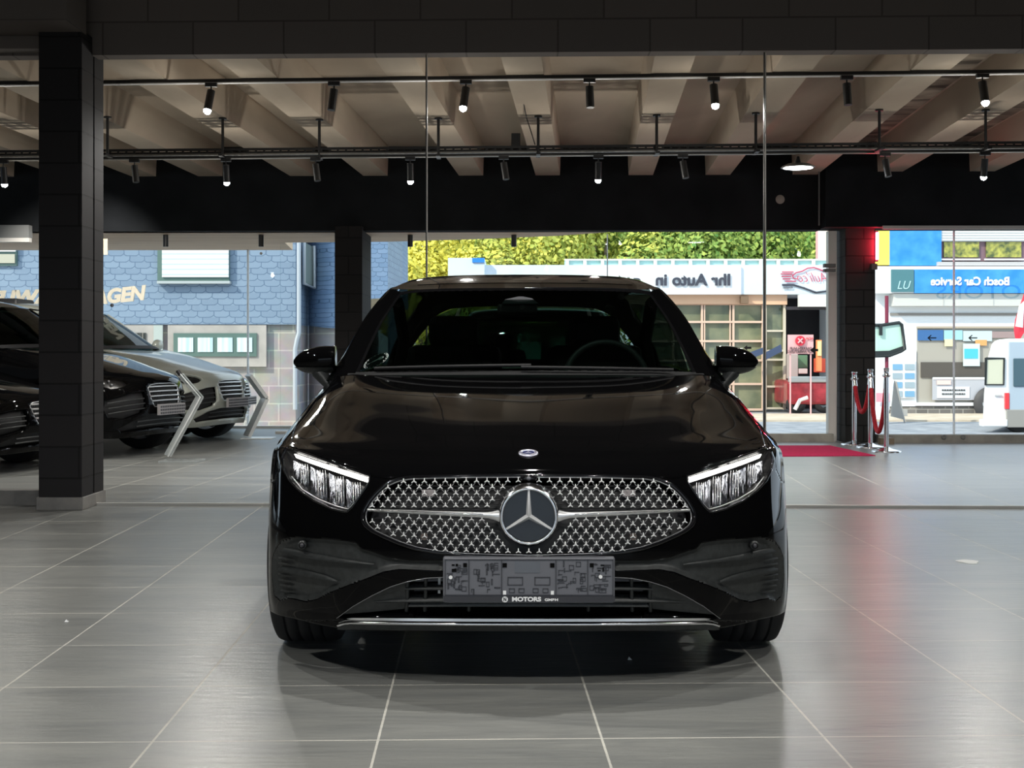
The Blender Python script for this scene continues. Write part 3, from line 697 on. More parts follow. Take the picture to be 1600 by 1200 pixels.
CAR = (.05, 4.0, 0); YAW = -.0045
car = thing('parked_hatchback', 'glossy black compact hatchback facing the camera with lit headlights and an empty plate holder', 'car', CAR, YAW)
def part(mb, name, m, parent=car, **k): return mb.build(name, m, parent, True, **k)
part(fs.mesh(mHD, .002, skirt=.02), 'hood', paint)
mLip = mB & (fs.cq[...,1]>970.2)
part(fs.mesh(mB&~mLip, 0, skirt=.035), 'bumper', paint); part(fs.mesh(mLip, 0, skirt=.02), 'lower_lip', paint)
for sg in (1,-1):
    part(fs.mesh(mFE, 0, sides=(sg,), skirt=.02), 'fender', paint)
    # dark textured side intake trim: recessed, with two shelf fins
    d_e, _ = nearest(fs.Q, INp)
    rec = -np.clip(d_e*.0022, 0, .016)
    it = part(fs.mesh(mI, offs=rec, sides=(sg,)), 'side_intake', satin)
    it['label'] = 'satin black side intake trim'
    for fin in ([(384,862),(340,873),(300,878),(243,883)],[(388,892),(350,900),(320,906),(302,910)]):
        P = fs.on(np.array([(sg*a,b) for a,b in fin]), 0.0)
        t_ = lin(0,1,14); cs = [np.interp(t_, lin(0,1,4), [p[0] for p in fin]), np.interp(t_, lin(0,1,4), [p[1] for p in fin])]
        w = 7*np.sin(np.pi*np.clip(t_*.55+.42,0,1))+.3
        up = fs.on(np.stack([sg*cs[0],cs[1]-w],-1), -.012); mid = fs.on(np.stack([sg*cs[0],cs[1]+0*w],-1), .016*(1-t_)+.002*t_-.004); dn = fs.on(np.stack([sg*cs[0],cs[1]+1.6+w*.2],-1), -.012)
        part(MB().grid([up,mid,dn], True, sg<0), 'fin', satin, it)
    # louvre slots at the outer edge
    mb = MB()
    for q in range(7):
        y = 872+q*8.5; w0 = 392-(0 if q<5 else (q-4)*2)
        a = fs.on(np.array([(sg*(w0-k*4), y+k*.6) for k in range(6)]), -.006); mb.tube(a, [.0035,.0035,.003,.0025,.002,.001], 6)
    part(mb, 'louvre', satin, it)
    # parking sensor
    c = fs.on(np.array([(sg*352,851.5)]), .002)[0]
    mb = MB(); mb.lathe([(.013,-.02),(.014,.012),(.010,.014)], c, 'Y', 18); mb.lathe([(.0001,-.012),(.010,-.012)], c, 'Y', 18)
    for kk in range(len(mb.v)): mb.v[kk] = (mb.v[kk][0], c[1]-(mb.v[kk][1]-c[1]), mb.v[kk][2])
    part(mb, 'parking_sensor', satin, it)
    part(MB().ball(tuple(c+np.array([0,-.012,0])), .008, 12), 'sensor_eye', plated, it)
# lower intake: deep box with slats
lw = part(fs.mesh(mL, -.10), 'lower_intake', void)
mb = MB()
for (y, w, th) in ((923,196,1.3),(943,248,1.6),(952,190,1.0)):
    t_ = lin(-1,1,50); a = fs.on(np.stack([t_*w, 0*t_+y],-1), -.014); b = fs.on(np.stack([t_*w, 0*t_+y+th*2],-1), -.016); c = fs.on(np.stack([t_*w, 0*t_+y+th],-1), -.06)
    mb.grid([c,a,b,c])
for x in (-194,-165,-95,95,165,194): mb.tube(fs.on(np.array([(x,y) for y in (905,925,945,966)]), -.03), .006, 6)
part(mb, 'intake_slat', satin, lw)
for sg in (1,-1):   # blanked outer corners of the intake
    mb = MB()
    G = [[(sg*a, t) for a in lin(197, 197+max(2,(x1-197)), 10)] for t, x1 in ((914,207),(920,220),(930,240),(938,256),(944,266),(948,272),(956,284),(962,293))]
    off = np.array([[-.03+.022*i/9 for i in range(10)]]*8)
    mb.grid(fs.on(np.array(G), off), True, sg<0); part(mb, 'intake_blank', satin, lw)
mb = MB()
for sg in (1,-1):
    for y in (912,930):
        mb.grid(fs.on(np.array([[(sg*x, yy) for x in lin(138,190,6)] for yy in (y,y+12)]), -.075))
part(mb, 'radiator', plateg, lw)
mb = MB()
for x in (-192-0+0,):
    pass
for x in (-148,): mb.grid(fs.on(np.array([[(x+k*4, yy) for k in range(2)] for yy in (908,924,940)]), -.05))
part(mb, 'white_clip', white, lw)
# bright lip strip
stp = [(296,976),(288,973),(280,971.5),(200,972.3),(100,973),(0,973.2)]
L = [(-a,b) for a,b in stp] + [(a,b) for a,b in stp[::-1][1:]]
def resample(L, n):
    L = np.array(L,float); d = np.r_[0,np.cumsum(np.linalg.norm(np.diff(L,axis=0),axis=1))]; t = lin(0,d[-1],n)
    return np.stack([np.interp(t,d,L[:,0]),np.interp(t,d,L[:,1])],-1)
part(MB().tube(fs.on(resample(L,60), .005), .0052, 8), 'lip_strip', chrome)
L2 = [(a,b+9) for a,b in L]; L2[0] = (L[0][0]+2,981); L2[-1] = (L[-1][0]-2,981)
rs = resample(L,60); a = fs.on(rs+np.array([0,3.0]), .004); b = fs.on(rs*np.array([1,1])+np.array([0,10.0]), .008); c = a+np.array([0,.25,-.045])
part(MB().grid([a,b,c]), 'front_splitter', satin)
part(MB().grid([fs.on(rs+np.array([0,-4.5]), -.004), fs.on(rs+np.array([0,-2.5]), .002)]), 'lip_frame', satchrome)
# edge tubes: intake & grille surrounds
def loop(poly, off, r, m, name, sides=(1,-1), closed=False, parent=car, n=90):
    if closed:
        for sg in sides: part(MB().tube(fs.on(resample([(sg*a,b) for a,b in poly+[poly[0]]], n)[:-1], off), r, 6, True), name, m, parent)
    else:
        L = [(-a,b) for a,b in poly[::-1]] + [(a,b) for a,b in poly[1:]]
        part(MB().tube(fs.on(resample(L,n*2), off), r, 6), name, m, parent)
loop([(0,903),(134,902),(160,903.5),(190,909),(216,917),(245,931),(273,947),(299,966)], .001, .0016, mat('edge_bright',(.25,.25,.26),.25,.6), 'intake_edge')
gr = part(fs.mesh(mG, -.05), 'grille', mat('grille_back',(.012,.012,.013),.6))
Lg = [(-a,b) for a,b in GR[::-1]] + [(a,b) for a,b in GR[1:]]
part(MB().tube(fs.on(resample(Lg,160)[:-1], .0015), .0062, 8, True), 'grille_surround', gloss, gr)
Li = [(a*.979,(b-806)*.96+806) for a,b in Lg]
part(MB().tube(fs.on(resample(Li,160)[:-1], .003), .0022, 6, True), 'surround_edge', MATS['edge_bright'], gr)
# star lattice
def warp_row(dx, k, upper):
    t = abs(dx)/260
    if upper: return 752.5+9.45*k + (1.8*t*t*(1 if k==0 else .6))
    return 812.5+9.8*k - 9.5*t*t*(.75+.1*k)
stars = []
for upper, nr in ((True,5),(False,7)):
    for k in range(nr):
        for i in range(-17,18):
            dx = (i+.5*((k+ (0 if upper else 1))%2))*16.2
            y = warp_row(dx,k,upper)
            if not inside(np.array([abs(dx)*1.02, (y-806)*1.075+806]), GR): continue
            if math.hypot(dx, y-805) < 54: continue
            bar = 799+7*(1-min(1,abs(dx)/245))
            if abs(y-bar) < (7.5 if abs(dx)>60 else 9): continue
            stars.append((dx,y))
st = np.array(stars); base = fs.on(st, .006)
mb = MB(); mbl = MB()
sv, su, sneg = fs.locate(st)
for (dx,y), c in zip(stars, base):
    r, w = .0088, .0018
    vsx = []
    for a in range(6):
        an = math.pi/2 + a*math.pi/3; rr = r if a%2==0 else w*1.25
        if a%2==0:
            for sgn in (-1,1): vsx.append((c[0]+rr*math.cos(an)-sgn*.0011*math.sin(an)*-1*-1, c[1], c[2]+rr*math.sin(an)+sgn*.0011*math.cos(an)))
        else: vsx.append((c[0]+rr*math.cos(an), c[1], c[2]+rr*math.sin(an)))
    n = len(vsx); ctr = (c[0], c[1]-.005, c[2]); back = [(p[0],p[1]+.006,p[2]) for p in vsx]
    mb.add(vsx+[ctr]+back, [(i,(i+1)%n,n) for i in range(n)]+[(i,(i+1)%n,n+1+(i+1)%n,n+1+i) for i in range(n)])
# thin web between neighbouring stars
used = set(); arr = base
for i, (dx,y) in enumerate(stars):
    for j, (dx2,y2) in enumerate(stars):
        if j > i and 4 < abs(dx2-dx) < 12 and 5 < abs(y2-y) < 14:
            a, b = arr[i], arr[j]; a = a + np.array([0,.004,0]); b = b+np.array([0,.004,0]); up = a if a[2]>b[2] else b; dn = b if a[2]>b[2] else a
            m_ = (up+dn)/2; m_ = m_+np.array([0,.001,-.0012]); mbl.tube([up,m_,dn], .0011, 4)
part(mbl, 'lattice_web', mat('web_grey',(.26,.26,.27),.4), gr)
o = part(mb, 'star_lattice', starmat, gr); o['label'] = 'rows of small silver three-pointed stars'
mb = MB()
for row in range(8): mb.tube(fs.on(resample([(-225,752+row*7.0),(225,752+row*7.0)], 40), -.034), .002, 4)
part(mb, 'shutter_slat', mat('slat_dark',(.03,.03,.032),.4), gr)
# bar
for sg in (1,-1):
    t_ = lin(0,1,30); X_ = 248-(248-42)*t_; Y_ = 798+8.5*t_; w = 2.2+2.6*t_+ 6.5*np.clip((t_-.86)/.14,0,1)**2
    rows = [fs.on(np.stack([sg*X_,Y_-w],-1),.006), fs.on(np.stack([sg*X_,Y_-w*.6],-1),.016), fs.on(np.stack([sg*X_,Y_],-1),.019), fs.on(np.stack([sg*X_,Y_+w*.6],-1),.016), fs.on(np.stack([sg*X_,Y_+w],-1),.006)]
    part(MB().grid(rows, True, sg<0), 'grille_bar', satchrome, gr)
    part(MB().tube(fs.on(np.stack([sg*X_[2:26],Y_[2:26]+.3],-1),.019), .0022+0*X_[2:26], 6), 'bar_strip', chrome, gr)
    # grille sensors & brackets behind lattice
    c = fs.on(np.array([(sg*163,838.5)]), .002)[0]; part(MB().cyl(c+np.array([0,.01,0]), c+np.array([0,-.003,0]), .0105, n=20), 'grille_sensor', mat('sensor_brown',(.09,.07,.06),.5), gr)
    part(MB().grid(fs.on(np.array([[(sg*x,y) for x in (150,170)] for y in (762,773)]), -.02)), 'bracket', mat('bracket_pale',(.30,.27,.27),.5), gr)
# emblem
ec = fs.on(np.array([(0,805)]), .0)[0]; ec = np.array([0, ec[1]-.012, ec[2]])
em = part(MB().cyl(ec+np.array([0,.02,0]), ec+np.array([0,-.006,0]), .076, n=64), 'emblem', mat('emblem_disc',(.012,.016,.022),.06,coat=.5), gr)
em['label'] = 'dark round emblem disc with a chrome star'
part(MB().lathe([(.076,.01),(.0765,-.010),(.080,-.016),(.086,-.012),(.090,.002),(.096,.022)], ec, 'Y', 72), 'emblem_ring', chrome, em)
mb = MB(); tips = []
for a in range(3):
    an = math.pi/2+a*2*math.pi/3; tip = ec+np.array([.078*math.cos(an), -.008, .078*math.sin(an)])
    b1 = an+math.pi/3; b2 = an-math.pi/3; rr = .0095
    q1 = ec+np.array([rr*math.cos(b1), -.008, rr*math.sin(b1)]); q2 = ec+np.array([rr*math.cos(b2), -.008, rr*math.sin(b2)]); ctr = ec+np.array([0,-.024,0])
    sd_ = np.array([-math.sin(an),0,math.cos(an)])*.003
    mb.add([ctr, q2, tip-sd_, tip+sd_, q1], [(0,1,2),(0,2,3),(0,3,4)])
part(mb, 'emblem_star', mat('star_silver',(.85,.85,.85),.25,.3), em)
c = fs.on(np.array([(0,749)]), .006)[0]; cw = part(MB().ball(tuple(c), .017, 16, (1.6,.6,.7)), 'front_camera', gloss, gr); part(MB().ball((c[0],c[1]-.008,c[2]), .007, 12), 'camera_lens', plateg, cw)
# hood badge
bv = fs.on(np.array([(0,709.5)]), .003)[0]; nb = fnet.normal(*[np.array(q) for q in fs.locate(np.array([(0,709.5)]))[:2]])[0]
Mb = Matrix.Translation(Vector(bv)) @ Vector(nb).to_track_quat('Z','Y').to_matrix().to_4x4()
def tf(mb, M):
    mb.v = [tuple(M @ Vector(p)) for p in mb.v]; return mb
bd = part(tf(MB().lathe([(.0001,.002),(.019,.002)],(0,0,0),'Z',32), Mb), 'hood_badge', mat('badge_blue',(.02,.03,.12),.15))
bd['label'] = 'round silver and blue hood badge'
part(tf(MB().lathe([(.019,.0),(.0195,.004),(.030,.003),(.031,0)],(0,0,0),'Z',40), Mb), 'badge_rim', mat('badge_silver',(.7,.68,.8),.25,.7), bd)
mb = MB()
for a in range(3):
    an = math.pi/2+a*2*math.pi/3; mb.add([(0,0,.006),(.004*math.cos(an-1),.004*math.sin(an-1),.003),(.018*math.cos(an),.018*math.sin(an),.003),(.004*math.cos(an+1),.004*math.sin(an+1),.003)],[(0,1,2),(0,2,3)])
part(tf(mb,Mb),'badge_star',MATS['badge_silver'],bd)
# headlights
hd = np.clip(nearest(fs.Q, HLp)[0]*.006, 0, .055)
refl = noisy(mat('reflector', (.75,.76,.8), .13, 1.0), (.05,.055,.07), (.48,.50,.55), 16, 3, .8, (3.4,1,.35), .35, .35, .62)
for sg in (1,-1):
    side_w = 'left' if sg<0 else 'right'
    hl = part(fs.mesh(mH, offs=-hd, sides=(sg,)), 'headlight', mat('lamp_housing',(.03,.03,.032),.25))
    part(fs.mesh(mH, .0, sides=(sg,)), 'lens', lens, hl)
    part(MB().tube(fs.on(resample([(sg*a,b) for a,b in HLp+[HLp[0]]],80)[:-1], .0), .0035, 6, True), 'lamp_seal', gloss, hl)
    # light strip
    t_ = lin(0,1,30); X_ = 366-(366-252)*t_; Y_ = 708.5+ (747-708.5)*t_ + 1.2*np.sin(t_*3.1); w = 3.6+1.2*t_
    rows = [fs.on(np.stack([sg*X_,Y_-w],-1),-.012), fs.on(np.stack([sg*X_,Y_],-1),-.003), fs.on(np.stack([sg*X_,Y_+w],-1),-.012)]
    o = part(MB().grid(rows, True, sg<0), 'light_strip', drl, hl); o['label'] = 'glowing white daytime light strip'
    part(MB().tube(fs.on(np.stack([sg*(X_+0),Y_-w-2.2],-1),-.006), .0018, 5), 'strip_trim', MATS['edge_bright'], hl)
    # reflector chambers
    bnd = [(371,347),(344,318),(315,291),(288,264)]
    for (xa_, xb_) in bnd:
        def topy(x): return 716.5+(366-x)/(366-252)*40
        def boty(x): return float(np.interp(x, [262,285,300,330,355,372],[772,793,790,778,762,742]))
        G, O = [], []
        for r in range(9):
            row, orow = [], []
            for c_ in range(9):
                x = xa_+(xb_-xa_)*c_/8; ty, by = topy(x)+2, boty(x)
                if by < ty+4: by = ty+4
                row.append((sg*x, ty+(by-ty)*r/8)); e = math.sin(math.pi*c_/8)*(.35+.65*math.sin(math.pi*(r*.6+3)/8*.9)); orow.append(-.012-.034*e)
            G.append(row); O.append(orow)
        rf = part(MB().grid(fs.on(np.array(G), np.array(O)), True, sg<0), 'reflector', refl, hl)
        mb = MB()
        for q in (2,3.3,4.7,6):
            row = [( sg*(xa_+(xb_-xa_)*q/8), topy(xa_)+4+(boty((xa_+xb_)/2)-topy(xa_)-8)*k/5 ) for k in range(6)]
            mb.tube(fs.on(np.array(row), -.026), [.0006,.0016,.0022,.0026,.0022,.001], 5)
        part(mb, 'reflector_rib', chrome, rf)
    L = [(373,744),(357,764),(330,780),(304,790),(285,795),(268,778)]
    part(MB().tube(fs.on(resample([(sg*a,b) for a,b in L],40), -.010), .0024, 6), 'inner_trim', satchrome, hl)
# plate holder
py0, py1 = 870.5, 942.5; pl = fs.on(np.array([(0,906)]), 0)[0]; yp = -.022
def pp_(dx, py, y): return np.array([dx*(4+y)/2100, y, H_-(py-555)*(4+y)/2100])
a = pp_(-134.5,py1,yp); b = pp_(134.5,py0,yp)
ph = part(MB().box(a[0],b[0],yp,yp+.03,a[2],b[2]), 'plate_holder', plateg, bevel=.006); ph['label'] = 'empty grey licence plate holder'
def pq(mb, x0,x1,y0,y1,d=.0015,base=yp):      # raised block on the holder, px relative to the crop (0..1440 x 0..370)
    X0, X1 = -134.5+x0/1600*300, -134.5+x1/1600*300; Y0, Y1 = 870.5+y0/1173*220, 870.5+y1/1173*220
    p = pp_(X0,Y1,base); q = pp_(X1,Y0,base); mb.box(p[0],q[0],base-d,base+.001,p[2],q[2])
mb = MB(); rr = random.Random(3)
def frame(mb,x0,x1,y0,y1,w=5,d=.002):
    pq(mb,x0,x1,y0,y0+w,d); pq(mb,x0,x1,y1-w,y1,d); pq(mb,x0,x0+w,y0,y1,d); pq(mb,x1-w,x1,y0,y1,d)
frame(mb,18,1420,18,318,5,.003)
for x in (215,488,940,1205): pq(mb,x,x+6,20,318,.003)
cells = [(24,215),(222,488),(946,1205),(1212,1410)]
for (xa_,xb_) in cells:
    for _ in range(26):
        x = rr.uniform(xa_+8,xb_-50); y = rr.uniform(28,275); w_, h_ = rr.choice([(40,40),(60,26),(26,44),(50,10),(12,50),(34,20)])
        if rr.random()<.5: frame(mb,x,min(x+w_,xb_-6),y,min(y+h_,312),4,.002)
        else: pq(mb,x,min(x+w_,xb_-6),y,y+5,.002); pq(mb,x,x+5,y,min(y+h_*.7,312),.002)
frame(mb,540,668,165,235,6); frame(mb,765,895,165,235,6)
for x in (552,632,750,832): frame(mb,x,x+48,260,298,5)
part(mb, 'moulded_ribs', plated, ph)
mb = MB()
for x,y,w_,h_ in ((170,50,32,34),(498,50,36,36),(895,50,36,36),(1225,50,32,34),(75,60,24,12),(108,56,18,20),(75,98,38,26),(1315,62,30,10),(1330,85,12,36),(1290,108,26,8)): pq(mb,x,x+w_,y,y+h_,.0022)
part(mb, 'slot', void, ph)
part((lambda m_: (pq(m_,600,810,35,130,.0015), m_)[1])(MB()), 'printed_patch', mat('patch_grey',(.11,.12,.14),.5), ph)
mb = MB()
for x,y in ((66,168),(1314,162)):
    q = pp_(-134.5+x/1600*300, 870.5+y/1173*220, yp); mb.cyl(q, q+np.array([0,-.004,0]), .0055, n=14)
for x in (502,900): pq(mb,x,x+26,280,312,.0024)
part(mb, 'screw_cap', white, ph)
def car_text(name, s_, dx, py, hp, m, parent, y, sx=1.0, bold=0.0):
    p = pp_(dx,py,y); cu = bpy.data.curves.new(name,'FONT'); cu.body = s_; cu.align_x='CENTER'; cu.align_y='CENTER'; cu.size = hp*(4+y)/2100/.70; cu.extrude=.0006; cu.offset = bold
    o = bpy.data.objects.new(name,cu); COL.objects.link(o); cu.materials.append(m); o.parent = parent; o.location = p; o.rotation_euler=(math.pi/2,0,0); o.scale=(sx,1,1); return o
ls = part((lambda m_: (pq(m_,6,1434,324,372,.003), m_)[1])(MB()), 'label_strip', plated, ph)
car_text('lettering','MOTORS', -134.5+697/1600*300, 936.6, 6.4, white, ph, yp-.0045, 1.22, .0008)
car_text('lettering','GMBH', -134.5+905/1600*300, 937.4, 3.8, white, ph, yp-.0045, 1.4, .0004)
q = pp_(-134.5+518/1600*300, 936.6, yp-.003); lo_ = part(MB().cyl(q, q+np.array([0,-.0012,0]), .0088, n=24), 'round_logo', white, ph)
car_text('logo_mark','N', -134.5+518/1600*300, 936.8, 5.6, plated, lo_, yp-.0048, .8, .0006)

# ---- body sides, roof, glass
arches = [[(870+365*math.cos(a), 320+365*math.sin(a)) for a in lin(0,2*math.pi,49)[:-1]], [(3600+365*math.cos(a), 320+365*math.sin(a)) for a in lin(0,2*math.pi,49)[:-1]]]
tnet = Net(TS, mirror=False, flip=-1)
ts = Sheet(tnet, np.concatenate([lin(0,1,6)[:-1],lin(1,4,24)[:-1],lin(4,9,40)[:-1],lin(9,13,44)]), lin(0,5,26), side, arches)
mA = inside(ts.cq,arches[0])|inside(ts.cq,arches[1])|((ts.cx[...,1]<.62)&(ts.cx[...,2]>.40))
early = ts.cx[...,1] < .60
zone = ts.cx[...,1]
mFr = ~mA & (zone<1.38); mDo = ~mA&(zone>=1.38)&(zone<2.42); mDr = ~mA&(zone>=2.42)&(zone<3.28); mQ = ~mA&(zone>=3.28)
for sg in (1,-1):
    part(ts.mesh(mFr,0,sides=(sg,),skirt=.03),'side_fender',paint)
    d = part(ts.mesh(mDo,.0015,sides=(sg,),skirt=.02),'front_door',paint); part(MB().box(sg*.895-.012,sg*.895+.012,2.12,2.32,.80,.825),'door_handle',gloss,d,bevel=.005)
    d = part(ts.mesh(mDr,.0015,sides=(sg,),skirt=.02),'rear_door',paint); part(MB().box(sg*.89-.012,sg*.89+.012,3.02,3.22,.82,.845),'door_handle',gloss,d,bevel=.005)
    part(ts.mesh(mQ,0,sides=(sg,),skirt=.03),'quarter_panel',paint)
def patchmb(P, nv, nu, mirror=True, sides=(1,-1), off=0.0, rng=None):
    n = Net(P, mirror); v0,v1,u0,u1 = rng or (0,n.R-1,0,n.C-1)
    Vg, Ug = np.meshgrid(lin(v0,v1,nv), lin(u0,u1,nu), indexing='ij'); X = n(Vg,Ug)+n.normal(Vg,Ug)*off; mb = MB()
    for sg in sides: mb.grid(X*np.array([sg,1,1]), True, sg<0)
    return mb
part(patchmb(RP,16,18), 'rear_bumper', paint)
part(patchmb(WS,20,20,rng=(.12,2.9,0,2.86)), 'windscreen', carglass)
# black band along the screen edge
[part(patchmb(WS,20,4,sides=(q,),rng=(0,3,2.84,3)), 'screen_band', gloss) for q in (1,-1)]; part(patchmb(WS,3,20,rng=(2.88,3,0,3)), 'screen_band', gloss); part(patchmb(WS,3,20,rng=(0,.13,0,3)), 'screen_band', matte)
for sg in (1,-1): part(patchmb(AP,16,6,False,(sg,)), 'windscreen_pillar', paint)
# roof with dark panoramic glass
part(patchmb(RF,40,24), 'roof', paint)
part(patchmb(RF,20,12,off=.0018,rng=(.45,3.2,0,2.2)), 'glass_roof', gloss)
sgn = Net(SG, False)
for sg in (1,-1):
    part(patchmb(SG,12,6,False,(sg,),rng=(.0,3.9,0,2)), 'side_window', sideglass_m); part(patchmb(SG,12,6,False,(sg,),rng=(4.35,6.4,0,2)), 'side_window', sideglass_m)
    part(patchmb(SG,4,6,False,(sg,),off=-.006,rng=(3.88,4.37,0,2)), 'door_pillar', gloss); part(patchmb(SG,10,6,False,(sg,),rng=(6.4,8,0,2)), 'rear_pillar', paint)
part(patchmb(RG,10,14), 'rear_window', rearglass)
part(MB().tube([Net(WS)(3.0,u) for u in lin(0,3,12)]+[], .003, 6), 'header_trim', gloss)
# cowl & wipers
mb = MB(); mb.grid([[(x,1.34+.11*(x/.7)**2,.925-.0*x) for x in lin(-.74,.74,25)],[(x,1.44+.14*(x/.7)**2,.955) for x in lin(-.74,.74,25)]]); part(mb,'cowl',matte)
wsN = Net(WS)
def wsp(x, v, off=.012):
    u = float(np.interp(abs(x), [0,.35,.60,.715],[0,1,2,3])); p = wsN(v,u)+wsN.normal(np.array(v),np.array(u))*off; return (x,float(p[1])-off*.3,float(p[2])+off*.5)
for (x0,v0,x1,v1) in ((-.62,.10,.02,.16),(.60,.05,-.02,.10)):
    w = part(MB().tube([wsp(x0+(x1-x0)*t, v0+(v1-v0)*t) for t in lin(0,1,10)], .007, 6), 'wiper', matte)
# door mirrors
for sg in (1,-1):
    prof = []
    pts = [(.0,.35),(.10,.62),(.25,.82),(.45,.97),(.70,1.0),(.88,.96),(1.0,.80)]
    dm = None
    G = []
    nU, nV = 18, 20
    for i in range(nU):
        t = i/(nU-1); x = .812+.172*t
        hh = .066*math.sqrt(max(0,1-((t-.30)/.72)**2)) if t>.30 else .066*(.93+.07*math.sin(t/.3*math.pi/2))
        zc_ = 1.005+.012*(1-t) - .004; top = zc_+hh*(1.0 if t<.6 else 1.0)*.92; bot = zc_-hh*.88
        if t<.06: pass
        row = []
        for k in range(nV):
            a = 2*math.pi*k/nV; cz = math.sin(a); cy_ = math.cos(a)
            z = (top+bot)/2 + (top-bot)/2*abs(cz)**.75*(1 if cz>0 else -1)
            y = 1.74 - .085*math.sqrt(max(.05,1-(t*.82)**2))*(abs(cy_)**.8*(1 if cy_>0 else -1) if cy_>0 else cy_*.55)
            row.append((sg*x, y, z))
        row.append(row[0]); G.append(row)
    mb = MB().grid(G, True, sg>0); cap = lambda r: [ (sum(p[0] for p in r)/len(r), sum(p[1] for p in r)/len(r), sum(p[2] for p in r)/len(r)) ]
    for r in (G[0],G[-1]):
        c_ = cap(r)[0]; n_ = len(r)-1; mb.add(r[:n_]+[c_], [(i,(i+1)%n_,n_) for i in range(n_)], True)
    dm = part(mb, 'door_mirror', paint, recalc=True)
    # matt lower skirt and stalk
    G2 = [[(p[0],p[1]*1.0+(.004 if False else 0),p[2]) for p in row] for row in G]
    mb = MB()
    for row in G2: pass
    low = [[(p[0], 1.74+(p[1]-1.74)*1.03, min(p[2],.982)-.003) for p in row] for row in G]
    part(MB().grid(low, True, sg>0), 'mirror_skirt', satin, dm)
    mb = MB(); mb.tube([(sg*.80,1.66,.885),(sg*.84,1.69,.915),(sg*.875,1.71,.955),(sg*.885,1.72,.975)], [.024,.026,.034,.030], 8); part(mb, 'mirror_arm', satin, dm)
# wheels
def wheel(parent, x, y, r=.318, w=.225, sg=1, tyre=rubber, rimm=None, name='wheel'):
    hw = w/2
    prof = [(r*.70,-hw),(r*.93,-hw),(r*.975,-hw*.93),(r*.993,-hw*.80),(r,-hw*.6)]
    for q in (-.55,-.18,.18,.55): prof += [(r,hw*(q-.04)),(r*.972,hw*(q-.03)),(r*.972,hw*(q+.03)),(r,hw*(q+.04))]
    prof += [(r,hw*.6),(r*.993,hw*.80),(r*.975,hw*.93),(r*.93,hw),(r*.70,hw)]
    o = MB().lathe(prof,(x,y,r),'X',48).build(name, tyre, parent, True)
    mb = MB(); mb.lathe([(r*.72,-hw*.9),(r*.66,-hw*.5),(r*.66,hw*.8),(r*.72,hw*.95)],(x,y,r),'X',40)
    xo = x+sg*hw*.75
    for k in range(5):
        a = 2*math.pi*k/5+.3
        for da in (-.12,.12):
            mb.tube([(xo-sg*.01,y+.03*math.cos(a),r+.03*math.sin(a)),(xo,y+r*.70*math.cos(a+da),r+r*.70*math.sin(a+da))],[.016,.012],6)
    mb.cyl((xo-sg*.02,y,r),(xo+sg*.012,y,r),.05,.04,n=16)
    mb.build('rim', rimm or gloss, o, True); return o
def liner(x,y):
    th_ = [math.radians(a) for a in range(-5,186,10)]
    return MB().grid([[(x+dx,y+.362*math.cos(a),.32+.362*math.sin(a)) for a in th_] for dx in ((-.14,.09) if x>0 else (.14,-.09))])
for x in (.775,-.775):
    sg = 1 if x>0 else -1
    wheel(car, x, .87, sg=sg); wheel(car, x, 3.6, sg=sg)
    part(liner(x,.87),'wheel_liner',void); part(liner(x,3.6),'wheel_liner',void)
part(MB().box(-.64,.64,.30,4.2,.17,.22), 'underbody', void)
part(MB().box(-.60,.60,.45,.9,.22,.60), 'engine_bulkhead', void)
# cabin
cb = MB(); cb.grid([[(x,1.5,.94),(x,1.9,.93),(x,2.05,.86),(x,2.1,.4)] for x in lin(-.70,.70,5)]); part(cb,'dashboard',seatm)
part(MB().box(-.74,.74,1.5,4.2,.22,.26),'cabin_floor',void)
for x in (-.36,.36):
    s_ = part(tf(MB().box(-.245,.245,-.05,.05,0,.60), Matrix.Translation((x,2.72,.50)) @ Matrix.Rotation(-.25,4,'X')),'front_seat',seatm,bevel=.05)
    part(MB().box(x-.13,x+.13,2.84,2.93,1.07,1.23),'headrest',seatm,s_,bevel=.04); part(MB().box(x-.25,x+.25,2.2,2.75,.38,.54),'seat_cushion',seatm,s_,bevel=.05)
s_ = part(MB().box(-.60,.60,3.62,3.74,.5,.97),'rear_seat',seatm,bevel=.05)
for x in (-.36,.36): part(MB().box(x-.12,x+.12,3.70,3.78,.97,1.10),'headrest',seatm,s_,bevel=.03)
th = lin(0,2*math.pi,33)[:-1]
Ms = Matrix.Translation((.37,2.12,.92)) @ Matrix.Rotation(-.42,4,'X')
sw = part(MB().tube([Ms @ Vector((.185*math.cos(a),0,.185*math.sin(a))) for a in th], .015, 8, True),'steering_wheel',mat('wheel_grey',(.10,.10,.10),.4))
mb = MB()
for a in (0,math.pi,-math.pi/2): mb.tube([Ms@Vector((0,0,0)), Ms@Vector((.18*math.cos(a),0,.18*math.sin(a)))],.014,6)
part(mb,'spoke',seatm,sw)
im = part(MB().box(-.045-.08,-.045+.10,2.04,2.07,1.215,1.262),'interior_mirror',mat('mirror_back',(.10,.085,.085),.3),bevel=.012)
mb = MB(); mb.add([(x,2.0-.0+.02,z) for x,z in ((-.075-.03,1.262),(.09-.03,1.262),(.06-.03,1.285),(.02-.03,1.293),(-.03-.0,1.293),(-.06-.03,1.28))],[(0,1,2,3,4,5)]); part(mb,'sensor_housing',mat('housing_grey',(.16,.16,.17),.5),im,solid=.02)
part(MB().cyl((-.012,1.985,1.245),(-.012,2.03,1.245),.012,n=14),'camera_ring',MATS['mirror_back'],im)
for x in (-.60,.60): part(MB().tube([(x,2.35,1.28),(x*.99,2.62,1.1),(x*1.1,2.7,.8)],.03,6),'belt_pillar',seatm)
